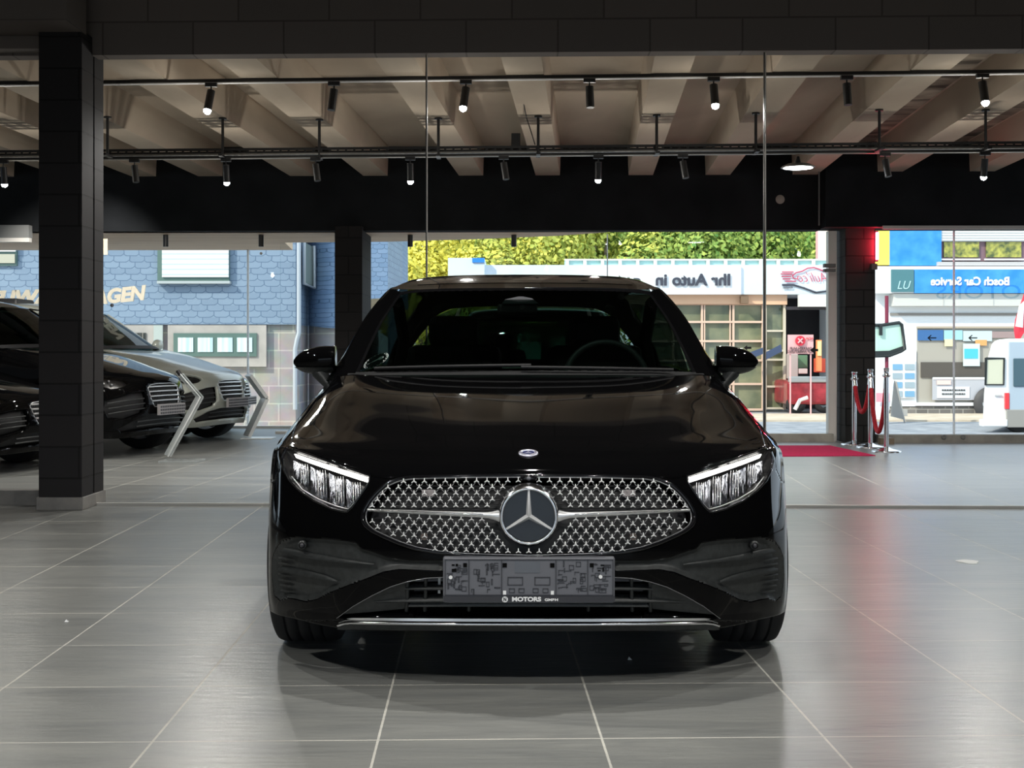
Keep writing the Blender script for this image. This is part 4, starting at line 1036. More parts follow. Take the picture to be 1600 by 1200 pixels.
# parking disc sticker behind the screen
Rs = wsN(.52,2.27); ds = np.array([-Rs[0],Rs[1],Rs[2]]); nn = wsN.normal(np.array(.52),np.array(2.27)); nn = Vector((-nn[0],nn[1],nn[2]))
if nn.y > 0: nn = -nn
Md = Matrix.Translation(Vector(ds)-nn*.004) @ nn.to_track_quat('Z','Y').to_matrix().to_4x4()
stk = part(tf(MB().lathe([(.0001,0),(.058,0)],(0,0,0),'Z',32),Md),'windscreen_sticker',mat('sticker_dark',(.01,.02,.02),.4)); stk['label']='round dark sticker with a dial of small white dots'
mb = MB()
for k in range(18):
    a = 2*math.pi*k/18; mb.box(.050*math.cos(a)-.0018,.050*math.cos(a)+.0018,.050*math.sin(a)-.0018,.050*math.sin(a)+.0018,.001,.002)
mb.lathe([(.0555,.001),(.057,.001)],(0,0,0),'Z',32); mb.add([(0.022,.018,.002),(.010,.026,.002),(-.030,-.030,.002)],[(0,1,2)]); mb.lathe([(.0001,.002),(.013,.002)],(.014,.018,0),'Z',16)
part(tf(mb,Md),'dial',mat('sticker_white',(.95,1,.97),.5),stk)

# ================================================================== the mirrored tail of the hatchback behind the panel wall
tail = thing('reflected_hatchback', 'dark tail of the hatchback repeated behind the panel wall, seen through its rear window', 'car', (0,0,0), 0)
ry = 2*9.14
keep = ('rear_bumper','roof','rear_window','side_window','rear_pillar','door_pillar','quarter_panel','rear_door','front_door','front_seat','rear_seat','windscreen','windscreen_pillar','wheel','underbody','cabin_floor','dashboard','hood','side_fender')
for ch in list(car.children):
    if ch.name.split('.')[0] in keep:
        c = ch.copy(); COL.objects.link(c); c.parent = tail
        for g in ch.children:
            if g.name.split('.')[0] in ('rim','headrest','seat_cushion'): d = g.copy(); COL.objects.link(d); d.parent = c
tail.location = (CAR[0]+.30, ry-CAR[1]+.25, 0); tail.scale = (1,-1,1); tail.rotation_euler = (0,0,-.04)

# ================================================================== parked cars at the left
GRs = [(0,758),(70,758),(128,762),(150,775),(140,830),(120,866),(0,870)]
HLs = [(376,712),(345,706),(300,716),(262,735),(255,748),(285,762),(330,768),(365,752),(380,730)]
INs = [(170,790),(240,792),(330,805),(365,812),(375,850),(360,890),(300,905),(210,890),(175,860)]
LOs = [(0,905),(150,905),(250,915),(320,940),(300,962),(150,966),(0,966)]
def bg_car(name, label, loc, rz, pm, zs=1.16, ws=1.03, ys=1.0, plate=True, slats=4, trimm=satchrome):
    def warp(P):
        P = P.copy(); P[...,0] *= ws; P[...,1] = np.where(P[...,1]<1.0, P[...,1]*ys, P[...,1]-1+ys); P[...,2] = P[...,2]*zs; return P
    def unproj(p):        # outlines are drawn on the unwarped body
        q = p.copy(); q[...,0] = p[...,0]/ws; q[...,1] = np.where(p[...,1]<ys, p[...,1]/ys, p[...,1]+1-ys); q[...,2] = p[...,2]/zs; return front(q)
    def unside(p):
        q = p.copy(); q[...,1] = np.where(p[...,1]<ys, p[...,1]/ys, p[...,1]+1-ys); q[...,2] = p[...,2]/zs; return side(q)
    root = thing(name, label, 'car', loc, rz, None)
    sh = Sheet(Net(FP,warp=warp), np.concatenate([lin(0,4,56)[:-1],lin(4,9,24)]), lin(0,6,60), unproj, [GRs,HLs,INs,LOs])
    g = inside(sh.cq,GRs); h = inside(sh.cq,HLs); i_ = inside(sh.cq,INs); l_ = inside(sh.cq,LOs)&~i_
    P = lambda mb, n, m, par=root, **k: mb.build(n, m, par, True, **k)
    P(sh.mesh(~(g|h|i_|l_),0,skirt=.03),'front_body',pm)
    G = P(sh.mesh(g,-.03),'grille',matte); mb = MB()
    for k in range(slats):
        y = 772+k*22; x1 = float(np.interp(y,[758,775,830,866],[125,148,140,120])); mb.tube(sh.on(resample([(-x1,y),(x1,y)],24),.0),.009,6)
    mb.tube(sh.on(resample([(-a,b) for a,b in GRs[::-1]]+[(a,b) for a,b in GRs[1:]],60)[:-1],-.004),.005,6,True); P(mb,'grille_slat',trimm,G)
    mb = MB()
    for k in range(-9,10): mb.tube(sh.on(resample([(k*15,768),(k*15,862)],8),-.015),.004,4)
    P(mb,'grille_rib',satin,G)
    for sg in (1,-1):
        I = P(sh.mesh(i_,-.05,sides=(sg,)),'side_intake',matte); mb = MB()
        for k,y in enumerate((822,845,868)): mb.tube(sh.on(resample([(sg*185,y),(sg*360,y+4)],16),-.012),.007,6)
        P(mb,'intake_slat',satin,I)
        Hh = P(sh.mesh(h,-.035,sides=(sg,)),'headlight',mat('dark_lamp',(.01,.01,.011),.2)); P(sh.mesh(h,.0,sides=(sg,)),'lens',lens,Hh)
        mb = MB()
        for (a,b) in ((350,722),(325,730),(348,740),(322,748)): mb.ball(tuple(sh.on(np.array([(sg*a,b)]),-.02)[0]),.016,10)
        P(mb,'lamp_unit',chrome,Hh)
    Lo = P(sh.mesh(l_,-.05),'lower_intake',matte); mb = MB()
    for y in (925,945): mb.tube(sh.on(resample([(-230,y),(230,y)],24),-.01),.008,6)
    P(mb,'intake_slat',satin,Lo)
    if plate:
        c = sh.on(np.array([(0,880)]),.0)[0]; ph = P(MB().box(-.26,.26,c[1]-.06,c[1]-.03,c[2]-.055,c[2]+.055),'plate_holder',mat('holder_pale',(.32,.30,.30),.5)); mb = MB()
        for k in range(14):
            for q in range(3): mb.box(-.245+k*.036,-.225+k*.036,c[1]-.064,c[1]-.059,c[2]-.045+q*.032,c[2]-.025+q*.032)
        P(mb,'moulded_ribs',plated,ph)
    tn = Net(TS,False,warp,flip=-1); t = Sheet(tn, np.concatenate([lin(0,4,22)[:-1],lin(4,9,18)[:-1],lin(9,13,20)]), lin(0,5,18), unside, arches)
    ma = inside(t.cq,arches[0])|inside(t.cq,arches[1]); P(t.mesh(~ma,0,skirt=.03),'side_body',pm)
    def pw(Pn, nv, nu, mirror=True, sides=(1,-1), off=0.0, rng=None):
        n = Net(Pn, mirror, warp); v0,v1,u0,u1 = rng or (0,n.R-1,0,n.C-1)
        Vg, Ug = np.meshgrid(lin(v0,v1,nv), lin(u0,u1,nu), indexing='ij'); X = n(Vg,Ug)+n.normal(Vg,Ug)*off; mb = MB()
        for sg in sides: mb.grid(X*np.array([sg,1,1]), True, sg<0)
        return mb
    P(pw(RP,12,14),'rear_bumper',pm); P(pw(WS,12,14),'windscreen',carglass); P(pw(RF,24,16),'roof',pm); P(pw(RG,8,10),'rear_window',carglass)
    P(pw(WS,3,14,rng=(0,.25,0,3),off=.006),'cowl',matte)
    for sg in (1,-1):
        P(pw(AP,12,5,False,(sg,),off=.004),'windscreen_pillar',pm); P(pw(SG,20,6,False,(sg,),rng=(0.4,6.6,0,1.85)),'side_window',carglass); P(pw(SG,10,6,False,(sg,),rng=(6.6,8,0,2)),'rear_pillar',pm)
        n = Net(SG,False,warp); mb = MB(); mb.tube([tuple(n(np.array(v),np.array(1.85))*np.array([sg,1,1])) for v in lin(.1,8,30)],.022,6); P(mb,'roof_rail',pm)
        mb = MB(); mb.tube([tuple(n(np.array(v),np.array(.03))*np.array([sg,1,1])) for v in lin(.2,7,24)],.010,5); P(mb,'window_trim',trimm)
        Mm = Matrix.Translation((sg*.97*ws,1.72*1.0-1+ys,1.0*zs)); P(tf(MB().ball((0,0,0),.10,14,(1.05,.6,.75)),Mm),'door_mirror',pm)
        wheel(root,.80*ws*sg*.985,.87*ys,r=.345*zs/1.1,w=.24,sg=sg,rimm=satchrome); wheel(root,.80*ws*sg*.985,3.6-1+ys,r=.345*zs/1.1,w=.24,sg=sg,rimm=satchrome)
    P(MB().box(-.66,.66,.42,4.0,.20,.30),'underbody',void); P(MB().box(-.60,.60,.45,1.2,.3,.62*zs),'engine_bulkhead',void)
    for x in (-.38,.38): P(MB().box(x-.25,x+.25,2.6,2.75,.5,1.12*zs),'front_seat',seatm,bevel=.05)
    P(MB().box(-.70,.70,1.5,2.0,.75*zs,.93*zs),'dashboard',seatm)
    return root
TH = math.radians(75)
silver = mat('silver_paint', (.40,.42,.37), .28, .25, coat=.5); silver2 = mat('pale_silver_paint', (.55,.57,.58), .2, .6, coat=.6)
def nose(px, Y): return (at(px,0,Y).x, Y, 0)
bg_car('black_suv', 'black off-road wagon with chrome grille slats parked right beside the front left column', nose(262,13.9), TH, paint, ys=.86)
sv_ = bg_car('silver_suv', 'silver grey off-road wagon with roof rails behind the black off-road wagon', nose(366,15.9), TH, silver, ys=.86)
bg_car('silver_car', 'pale silver car whose nose peeks out behind the silver grey wagon', nose(386,17.85), math.radians(86), silver2, zs=1.04, ws=.97, ys=.8, slats=6)
bg_car('black_sports_car', 'low black car with slatted front bumper at the left edge of the photo', nose(86,12.0), math.radians(76), paint, zs=.98, ws=.99, plate=False)
fbox('roof_box',-60,27,466,478,16.2,matte,None,.6,.03)
tag(bpy.data.objects['roof_box'],'black roof carrier on top of the silver grey wagon','roof box')

# ================================================================== display stands, rope posts, carpet
def stand(name, label, pts, Y, w, m, th=.012):
    t = thing(name, label, 'display stand', at(*pts[-1],Y)*1.0); L = [at(a,b,Y) for a,b in pts]; mb = MB()
    for a, b in zip(L[:-1],L[1:]):
        d = (b-a).normalized(); n = Vector((d.z,0,-d.x))*th; wv = Vector((-.12,w,0))
        v = [a-n-wv/2, a+n-wv/2, a+n+wv/2, a-n+wv/2]; v2 = [b-n-wv/2, b+n-wv/2, b+n+wv/2, b-n+wv/2]
        mb.add(v+v2, [(0,1,2,3),(7,6,5,4),(0,4,5,1),(1,5,6,2),(2,6,7,3),(3,7,4,0)])
    mb.build('bent_panel', m, t)
    e = L[-1]; MB().box(e.x-.05,e.x+.33,Y-.16,Y+.16,.002,.014).build('foot_plate', m, t); return t
edge = mat('acrylic_edge', (.80,.83,.83), .2, spec=.8)
s1 = stand('acrylic_stand', 'clear bent acrylic stand on the tiles in front of the black off-road wagon', [(281,584),(312,620),(262,712)], 13.05, .22, acrylic, .006)
for dd in (-.13,.13):
    L = [at(281,584,13.05),at(312,620,13.05),at(262,712,13.05)]
    MB().tube([p+Vector((-.06*dd*4,dd*.85,0)) for p in L],.006,6).build('polished_edge',edge,s1)
MB().cyl(at(277,579,13.0),at(282,586,13.0),.02,n=10).build('clip',fixture,s1)
stand('acrylic_stand', 'pale bent stand with white sheets near the slim glass joint', [(388,586),(414,622),(386,682)], 16.6, .30, mat('sunlit_acrylic',(.92,.94,.93),.3), .02)  # sunlight on this acrylic stand is put into its pale colour
def post(label, px, ytop, Y):
    x = at(px,0,Y).x; zt = H_+(PY-ytop)/F_*Y
    t = thing('rope_post', label, 'post', (x,Y,0), 0, 'chrome rope posts')
    MB().lathe([(.0001,.055),(.025,.053),(.06,.035),(.135,.016),(.155,.010),(.155,0)],(x,Y,0),'Z',40).build('base',chrome,t)
    MB().cyl((x,Y,.03),(x,Y,zt-.05),.026,n=24).build('pole',chrome,t)
    MB().lathe([(.026,-.10),(.034,-.095),(.034,-.085),(.028,-.08),(.028,-.02),(.033,-.012),(.030,0),(.0001,.003)],(x,Y,zt),'Z',28).build('cap',chrome,t)
    mb = MB()
    for a in range(4):
        an = a*math.pi/2+.4; mb.tube([(x+.028*math.cos(an),Y+.028*math.sin(an),zt-.085),(x+.05*math.cos(an),Y+.05*math.sin(an),zt-.09),(x+.052*math.cos(an),Y+.052*math.sin(an),zt-.07)],.004,6)
    mb.build('rope_hook',chrome,t); return Vector((x,Y,zt-.09))
pA = post('chrome rope post in front of the right rear column, left of the three', 1335, 581, 2163/(695-555))
pB = post('middle chrome rope post holding both red ropes', 1360, 577, 2163/(699.5-555))
pC = post('chrome rope post with dark sheen furthest right of the three', 1385, 575, 2163/(706-555))
velvet = noisy(mat('red_velvet',(.5,.02,.03),.8),(.40,.010,.02),(.62,.03,.045),90,2)
def rope(label,a,b,sag):
    t = thing('velvet_rope',label,'rope',a); pts=[]
    for i in range(25):
        s_=i/24; p=a.lerp(b,s_); p.z -= sag*(1-(2*s_-1)**2)**.9; pts.append(p)
    MB().tube(pts,.024,12).build('rope_body',velvet,t)
    for q,e in ((pts[0],pts[2]),(pts[-1],pts[-3])): MB().tube([q,q.lerp(e,.6)],.027,10).build('end_cap',chrome,t)
rope('short red velvet rope between the left and middle rope posts', pA, pB, .38)
rope('long red velvet rope hanging low between the middle and right rope posts', pB, pC, .60)
cpm = noisy(mat('red_carpet',(.55,.02,.08),.95,spec=.1),(.46,.012,.065),(.56,.02,.09),50,3)
cc = [at(1100,0,14.55),at(1100,0,1),at(1290,0,1)]
Yn, Yf = 2163/(714.5-555), 2163/(697-555)
o = MB().add([(at(1090,0,Yn).x,Yn,.008),(at(1368,0,2163/(712.5-555)).x,2163/(712.5-555),.008),(at(1297,0,Yf).x,Yf,.008),(at(1090,0,Yf).x,Yf,.008),(at(1090,0,Yn).x,Yn,0),(at(1368,0,2163/(712.5-555)).x,2163/(712.5-555),0),(at(1297,0,Yf).x,Yf,0),(at(1090,0,Yf).x,Yf,0)],[(0,1,2,3),(0,4,5,1),(1,5,6,2),(2,6,7,3),(3,7,4,0)]).build('carpet_runner',cpm)
tag(o,'dark pink red carpet runner leading to the glass door','carpet')
bb = at(1382,686,15.6); tag(box('door_wedge',bb.x-.06,bb.x+.10,15.55,15.65,0,.07,mat('wood_block',(.25,.19,.13),.7)),'small brown block on the floor behind the middle rope post','block')
# paper scraps & floor marks
for (px,py,lb) in ((104,972,'tiny white crumb on the tile at the far left'),(984,1031,'tiny pale scrap on the floor in front of the bumper')):
    Y = 2163/(py-555); p = at(px,py,Y); o = MB().add([(p.x-.008,Y-.006,.001),(p.x+.008,Y-.008,.001),(p.x+.006,Y+.01,.001),(p.x-.002,Y+.004,.010)],[(0,1,2),(0,1,3),(1,2,3),(2,0,3)]).build('scrap',white); tag(o,lb,'scrap')
Y = 2163/(878-555); p = at(1513,878,Y); mb = MB(); vv = [(p.x+.05*math.cos(a)*(1+.3*math.sin(3*a)),Y+.07*math.sin(a),.0015) for a in lin(0,2*math.pi,17)[:-1]]
o = mb.add(vv,[tuple(range(16))]).build('white_spill',mat('spill',(.75,.75,.72),.5)); tag(o,'small white paint spot on the tiles at the right','spot')

# ================================================================== outside: ground, street, houses, trees
GZ = -1.10
asph = noisy(mat('asphalt',rough=.9,spec=.1),(.24,.26,.29),(.36,.38,.41),2.0,8)
walk = noisy(mat('pavement_stone',rough=.9,spec=.1),(.52,.44,.34),(.66,.57,.46),1.5,6)
struct(box('street',-60,60,19.3,140,GZ-.1,GZ,asph)); struct(box('pavement',at(600,0,44).x,60,43,47.8,GZ,GZ+.06,walk)); struct(box('pavement',-60,-4.5,30,33.9,GZ,GZ+.05,walk))
struct(box('ground_step',-16,-3.1,19.05,19.3,GZ,-.01,kerbm)); struct(box('ground_step',-3.1,1.2,17.82,19.3,GZ,-.01,kerbm)); struct(box('ground_step',1.2,16,16.75,19.3,GZ,-.25,walk))
# slate shingles: rows of scalloped tiles as a brick pattern with soft bump
def shingles(name, c1, c2, line, bw, bh):
    m = mat(name, rough=.55); n, l, b = nodes(m); tc = n.new('ShaderNodeTexCoord'); sp = n.new('ShaderNodeSeparateXYZ'); l.new(tc.outputs['Object'], sp.inputs[0])
    def M(op, a, b_=None, c=None):
        q = n.new('ShaderNodeMath'); q.operation = op
        for i, x in enumerate((a, b_, c)):
            if x is None: continue
            if isinstance(x, (int, float)): q.inputs[i].default_value = x
            else: l.new(x, q.inputs[i])
        return q.outputs[0]
    xy = M('ADD', sp.outputs[0], sp.outputs[1]); wob = n.new('ShaderNodeTexNoise'); wob.inputs['Scale'].default_value = 1.2; l.new(tc.outputs['Object'], wob.inputs['Vector'])
    v = M('ADD', M('DIVIDE', sp.outputs[2], bh), M('MULTIPLY', wob.outputs['Fac'], .25)); row = M('FLOOR', v); fv = M('FRACT', v)
    u = M('ADD', M('ADD', M('DIVIDE', xy, bw), M('MULTIPLY', row, .37)), M('MULTIPLY', wob.outputs['Fac'], .5)); fu = M('FRACT', u); cu_ = M('FLOOR', u)
    cx_ = M('MAXIMUM', M('DIVIDE', M('SUBTRACT', M('MULTIPLY', M('ABSOLUTE', M('SUBTRACT', fu, .5)), 2), .5), .5), 0)
    edge_ = M('MULTIPLY', M('MULTIPLY', cx_, cx_), .34)
    ln1 = M('LESS_THAN', M('ABSOLUTE', M('SUBTRACT', fv, M('ADD', edge_, .05))), .075)
    ln2 = M('MULTIPLY', M('LESS_THAN', M('ABSOLUTE', M('SUBTRACT', fu, .02)), .035), M('GREATER_THAN', fv, .35))
    ln = M('MAXIMUM', ln1, ln2)
    cv = n.new('ShaderNodeCombineXYZ'); l.new(cu_, cv.inputs[0]); l.new(row, cv.inputs[1]); wn_ = n.new('ShaderNodeTexWhiteNoise'); l.new(cv.outputs[0], wn_.inputs['Vector'])
    nz = n.new('ShaderNodeTexNoise'); nz.inputs['Scale'].default_value = 1.1; nz.inputs['Detail'].default_value = 6; l.new(tc.outputs['Object'], nz.inputs['Vector'])
    fac = M('ADD', M('MULTIPLY', wn_.outputs['Value'], .45), M('MULTIPLY', nz.outputs['Fac'], .6))
    a = n.new('ShaderNodeMix'); a.data_type = 'RGBA'; a.inputs['A'].default_value = (*c1,1); a.inputs['B'].default_value = (*c2,1); l.new(fac, a.inputs['Factor'])
    c = n.new('ShaderNodeMix'); c.data_type = 'RGBA'; l.new(a.outputs['Result'], c.inputs['A']); c.inputs['B'].default_value = (*line,1); l.new(ln, c.inputs['Factor']); l.new(c.outputs['Result'], b.inputs['Base Color'])
    return m
slate = shingles('slate_shingles', (.165,.24,.34), (.25,.34,.45), (.10,.16,.25), .40, .155)
slate2 = shingles('slate_shingles_fine', (.12,.21,.35), (.21,.31,.46), (.08,.14,.23), .30, .12)
stone = brick(mat('sandstone_block',rough=.85),(.38,.33,.31),(.26,.28,.32),(.46,.44,.41),.62,.45,.018,'DZ',offset=.4,bump=.2,noise=.3)
lime = noisy(mat('limestone',rough=.85),(.36,.34,.32),(.46,.43,.40),2,5)
green = mat('green_frame',(.10,.17,.15),.5); curt = noisy(mat('curtain',rough=.9),(.45,.62,.68),(.80,.93,.92),2.2,2,0,(6,1,.2))
shutter = brick(mat('roller_shutter',rough=.6),(.80,.86,.88),(.80,.86,.88),(.52,.60,.64),50,.13,.02,'XZ',bump=.3)
zinc = mat('zinc_pipe',(.50,.54,.58),.45,.4)
h = thing('slate_house','grey-blue slate clad house with stone ground floor across the street','house',(at(250,0,34).x,34,GZ))
YH = 34.0
def hp(px,py,Y=YH): return at(px,py,Y)
a = hp(-250,0); b = hp(462,0); zs_ = hp(0,507).z
box('slate_wall',a.x,b.x,YH,YH+8,zs_,7.5,slate,h); box('stone_wall',a.x,b.x-.02,YH+.12,YH+8,GZ,zs_,stone,h)
# set-back wing and rounded bay
c = hp(462,0); d = at(527,0,36)
box('wing_slate',c.x,at(560,0,36.5).x,36.5,42,at(0,513,36).z,7.5,slate2,h); box('wing_stone',c.x,at(560,0,36.5).x,36.55,42,GZ,at(0,513,36).z,stone,h)
xw0, xw1 = at(560,0,35.2).x, at(606,0,35.2).x
box('bay_slate',xw0-.9,xw1,35.2,42,at(0,470,35).z,7.5,slate2,h)
v = [(xw1,35.2),(at(629,0,38.5).x,38.5)]
MB().add([(v[0][0],v[0][1],1.0),(v[1][0],v[1][1],1.0),(v[1][0],v[1][1],7.5),(v[0][0],v[0][1],7.5),(v[1][0]-.3,v[1][1]+3,1.0),(v[1][0]-.3,v[1][1]+3,7.5)],[(0,1,2,3),(1,4,5,2)]).build('bay_side',slate,h)
# curved corner piece between wing and bay
mb = MB(); row=[]
for k in range(9):
    an = math.pi/2*k/8; row.append((at(466,0,34.3).x+(at(526,0,34.8).x-at(466,0,34.3).x)*k/8, 34.9+.9*math.sin(an)*0+1.1*(1-k/8)**2))
zb = [at(0,507,34.9).z-.08*math.sin(k/8*3.14/2)*1.2 for k in range(9)]
mb.grid([[ (x,y,zb[k]) for k,(x,y) in enumerate(row)],[(x,y,7.5) for x,y in row]]); mb.build('curved_slate',slate2,h)
MB().grid([[(x,y+.12,GZ) for x,y in row],[(x,y+.12,zb[k]) for k,(x,y) in enumerate(row)]]).build('curved_stone',stone,h)
px_ = hp(466,0,33.8); MB().tube([at(467,370,33.8),at(467,480,33.8),at(467,520,33.8),at(464,530,33.8),at(461,545,33.8),at(461,640,33.8)],.055,10).build('downpipe',zinc,h)
def window(name, x0,x1,y0,y1,Y,fr,inner,parent,cols=1,depth=.12,w=4,sill=None):
    t = fbox(name,x0,x1,y0,y1,Y,fr,parent,depth)
    n = cols; wd=(x1-x0-w)/n
    for k in range(n): fbox('pane',x0+w+k*wd,x0+k*wd+wd,y0+w,y1-w,Y-.02,inner,t,.03)
    return t
fbox('shutter_frame',246,358,360,441,YH-.10,green,h,.1); fbox('roller_shutter',253,357,368,433,YH-.15,shutter,h,.06); fbox('window_sill',245,359,439,443,YH-.2,mat('sill_grey',(.42,.47,.48),.6),h,.2)
fbox('stone_surround',262,416,508,573,YH-.02,lime,h,.1); w_ = window('window',271,401,520.5,557,YH-.06,green,curt,h,4,.1,7)
fbox('stone_surround',150,250,508,580,YH-.02,lime,h,.1); w_ = fbox('window',173,228,520,552,YH-.05,mat('dark_glass',(.06,.065,.06),.3),h,.08)
mb = MB()
for k in range(6): mbox(mb,175+k*9.5,176+k*9.5,520,552,YH-.08,.02)
mbox(mb,173,228,537,538,YH-.08,.02); mb.build('window_bar',mat('bar_grey',(.28,.26,.23),.6),w_)
fbox('zinc_strip',240,254,508,640,YH-.05,mat('cement_strip',(.42,.48,.46),.8),h,.06)
fbox('window',-60,26,392,415,YH-.08,green,h,.1); fbox('window_glass',-58,23,397,411,YH-.12,mat('pale_glass',(.50,.48,.38),.2),h,.03); fbox('window_blind',-60,24,368,393,YH-.13,shutter,h,.08)
w_ = MB().add([at(475,378,34.6),at(490,386,35.4),at(490,447,35.4),at(475,441,34.6)],[(0,3,2,1)]).build('window',mat('grey_glass',(.22,.27,.25),.25),h,solid=.05)
MB().tube([at(475,375,34.5),at(475,443,34.5),at(491,450,35.3),at(491,384,35.3)],.05,6).build('window_frame',zinc,w_)
# glued letters on the shop glass (they read the right way round in the mirror panels)
cream = cream_mat('cream_letter',(1,.94,.80))
t = thing('window_lettering','large cream advertising letters stuck on the left shop windows','lettering',at(100,465,17.3))
text('letters','NEUWA', 16, 466.5, 21, 17.3, cream, t, shear=.25, rot=-.035, bold=.012, sx=1.10)
text('letters','WAGEN', 170, 464, 21, 17.3, cream, t, shear=.25, rot=-.10, bold=.012, sx=.98)
text('letters','IP', 590, 482, 24, 17.2, cream, t, rot=-.06, bold=.02)
q = at(175,477,17.35); tag(MB().lathe([(.0001,-.01),(.022,-.008),(.024,0)],(q.x,q.y,q.z),'Y',16).build('round_sticker',plated),'small dark round sticker below the cream letters','sticker')
q = at(408,396,17.6); tag(MB().lathe([(.0001,-.01),(.017,-.008),(.018,0)],(q.x,q.y,q.z),'Y',16).build('white_disc',white),'small white round sticker high on the left glass','sticker')

# garage row across the street
YG = 50.0
wh = noisy(mat('white_cladding',rough=.6),(.66,.76,.84),(.72,.80,.88),1,3); peach = mat('peach_wall',(.78,.50,.33),.7)
gp = thing('garage_building','white flat-roofed garage with a long mirrored banner and glazed doors','building',(at(1040,0,YG).x,YG,GZ))
fbox('white_fascia',740,1312,414,460,YG,wh,gp,6); fbox('fascia_end',700,757,403,460,YG-.3,wh,gp,5); fbox('blue_sign',738,757,403,410,YG-.36,mat('sign_blue',(.03,.25,.80),.4),gp,.05)
fbox('banner',912,1158,416,460,YG-.10,mat('banner_white',(.84,.89,.94),.5),gp,.08)
text('banner_text','Ihr Auto in', 1083, 438, 17.5, YG-.16, mat('ink_grey',(.05,.055,.08),.6), gp, mirror=True, bold=.02, sx=1.06)
text('banner_text','g', 996, 439, 17.5, YG-.16, MATS['ink_grey'], gp, mirror=True, bold=.02); text('banner_text','uten', 962, 438, 17.5, YG-.16, MATS['ink_grey'], gp, mirror=True, bold=.02)
teal = mat('teal_glass',(.42,.68,.66),.3)
fbox('roof_glazing',882,1312,406,414,YG+.4,teal,gp,.1); fbox('roof_rail',882,1312,404.5,407,YG+.3,white_fr,gp,.1)
mb = MB()
for k in range(16): mbox(mb,884+k*27.5,889+k*27.5,405,415,YG+.25,.12)
mb.build('roof_bar',white_fr,gp)
fbox('peach_band',840,1192,460,475,YG+.2,peach,gp,5); fbox('rear_wall',1190,1312,460,640,YG+3.5,mat('dark_inside',(.03,.03,.035),.8),gp,.2)
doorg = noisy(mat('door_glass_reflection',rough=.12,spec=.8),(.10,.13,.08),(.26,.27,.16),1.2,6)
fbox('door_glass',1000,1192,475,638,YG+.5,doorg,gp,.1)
mb = MB()
for x in (1052,1097,1146,1192): mbox(mb,x-1.6,x+1.6,475,640,YG+.35,.12)
for x in (1101,1141): mbox(mb,x-1,x+1,475,640,YG+.36,.10)
for y in (475,503,533,563,600,640): mbox(mb,1000,1192,y-1.7,y+1.7,YG+.34,.12)
mb.build('door_frame',mat('peach_frame',(.72,.52,.40),.5),gp)
mb = MB()
for x in (1196,1226): mbox(mb,x-2,x+2,462,640,YG+.30,.14)
for y in (474,517,548,562,604,638): mbox(mb,1196,1226,y-1.5,y+1.5,YG+.32,.12)
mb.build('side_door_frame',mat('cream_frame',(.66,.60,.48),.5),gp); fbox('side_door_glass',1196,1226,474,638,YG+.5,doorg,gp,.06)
fbox('side_door_wall',1192,1230,458,476,YG+.2,peach,gp,.2)
mb = MB()
for k,(x,y) in enumerate(((1197,575),(1160,560))): pass
mb.add([at(1195,551,YG-.2),at(1220,538,YG-.2),at(1222,549,YG-.2),at(1195,563,YG-.2)],[(0,1,2,3)]); mb.build('tilted_banner',mat('banner_navy',(.05,.08,.16),.5),gp,solid=.02)
MB().add([at(1165,553,YG-.2),at(1192,543,YG-.2),at(1192,553,YG-.2),at(1168,563,YG-.2)],[(0,1,2,3)]).build('tilted_banner',MATS['banner_navy'],gp,solid=.02)
fbox('wall_lamp',1158,1170,463,474,YG-.1,mat('lamp_brown',(.20,.13,.08),.6),gp,.3)
fbox('white_sign',1250,1310,460,479,YG-.6,mat('sign_cream',(.78,.80,.76),.5),gp,.4)
fbox('canopy_beam',1229,1312,479,484,YG-.2,mat('steel_dark',(.03,.025,.03),.5),gp,.2)
# sports style logo drawn on the fascia: car outline, speed lines and script
lg = MATS.get('logo_red') or mat('logo_red',(.55,.03,.10),.5)
Yl = YG-.06
def stroke(name,pts,r,m): return MB().tube([at(a,b,Yl) for a,b in pts],r,5).build(name,m,gp)
stroke('logo_line',[(1240,435),(1238,431),(1244,426),(1253,424),(1262,419),(1272,418),(1281,421),(1290,425),(1310,429)],.022,lg)
stroke('logo_line',[(1240,435),(1247,436)],.018,lg)
for i,(x0,x1,y) in enumerate(((1222,1240,425),(1220,1238,428),(1221,1236,432),(1223,1235,436),(1227,1244,439.5))): stroke('speed_line',[(x0,y),(x1,y)],.02,lg)
stroke('logo_base',[(1222,445),(1240,445),(1256,450),(1275,457),(1290,455),(1308,449)],.035,MATS['ink_grey'])
text('logo_script',"Auli'co",1271,434,15,Yl,lg,gp,mirror=True,shear=.5,sx=.8,bold=-.008)
text('logo_small','Kredite',1231,449.5,3.5,Yl,MATS['ink_grey'],gp,mirror=True)
# red pickup in the gateway
rc = thing('red_car','dark red car standing in the open bay of the white garage','car',(at(1272,0,47.9).x,47.9,GZ))
redm = noisy(mat('red_paint',rough=.3,coat=.4),(.22,.012,.02),(.42,.03,.045),3,5)
x0,x1 = at(1231,0,48).x, at(1304,0,48).x; zt = at(0,588,48).z
MB().box(x0,x1,48,50.6,GZ+.35,zt-.15).build('body',redm,rc,bevel=.12); MB().box(x0+.02,x1,47.94,48.1,zt-.22,zt).build('rail',mat('steel_grey',(.40,.42,.43),.4,.5),rc,bevel=.04)
for x in (x0+.32,x1-.35): MB().lathe([(.15,-.1),(.34,-.1),(.34,.1),(.15,.1)],(x,48.15,GZ+.40),'Y',20).build('wheel',rubber,rc)
MB().tube([at(1242,640,47.6),at(1250,625,47.6),at(1262,621,47.6)],.07,6).build('side_stripe',white,rc)
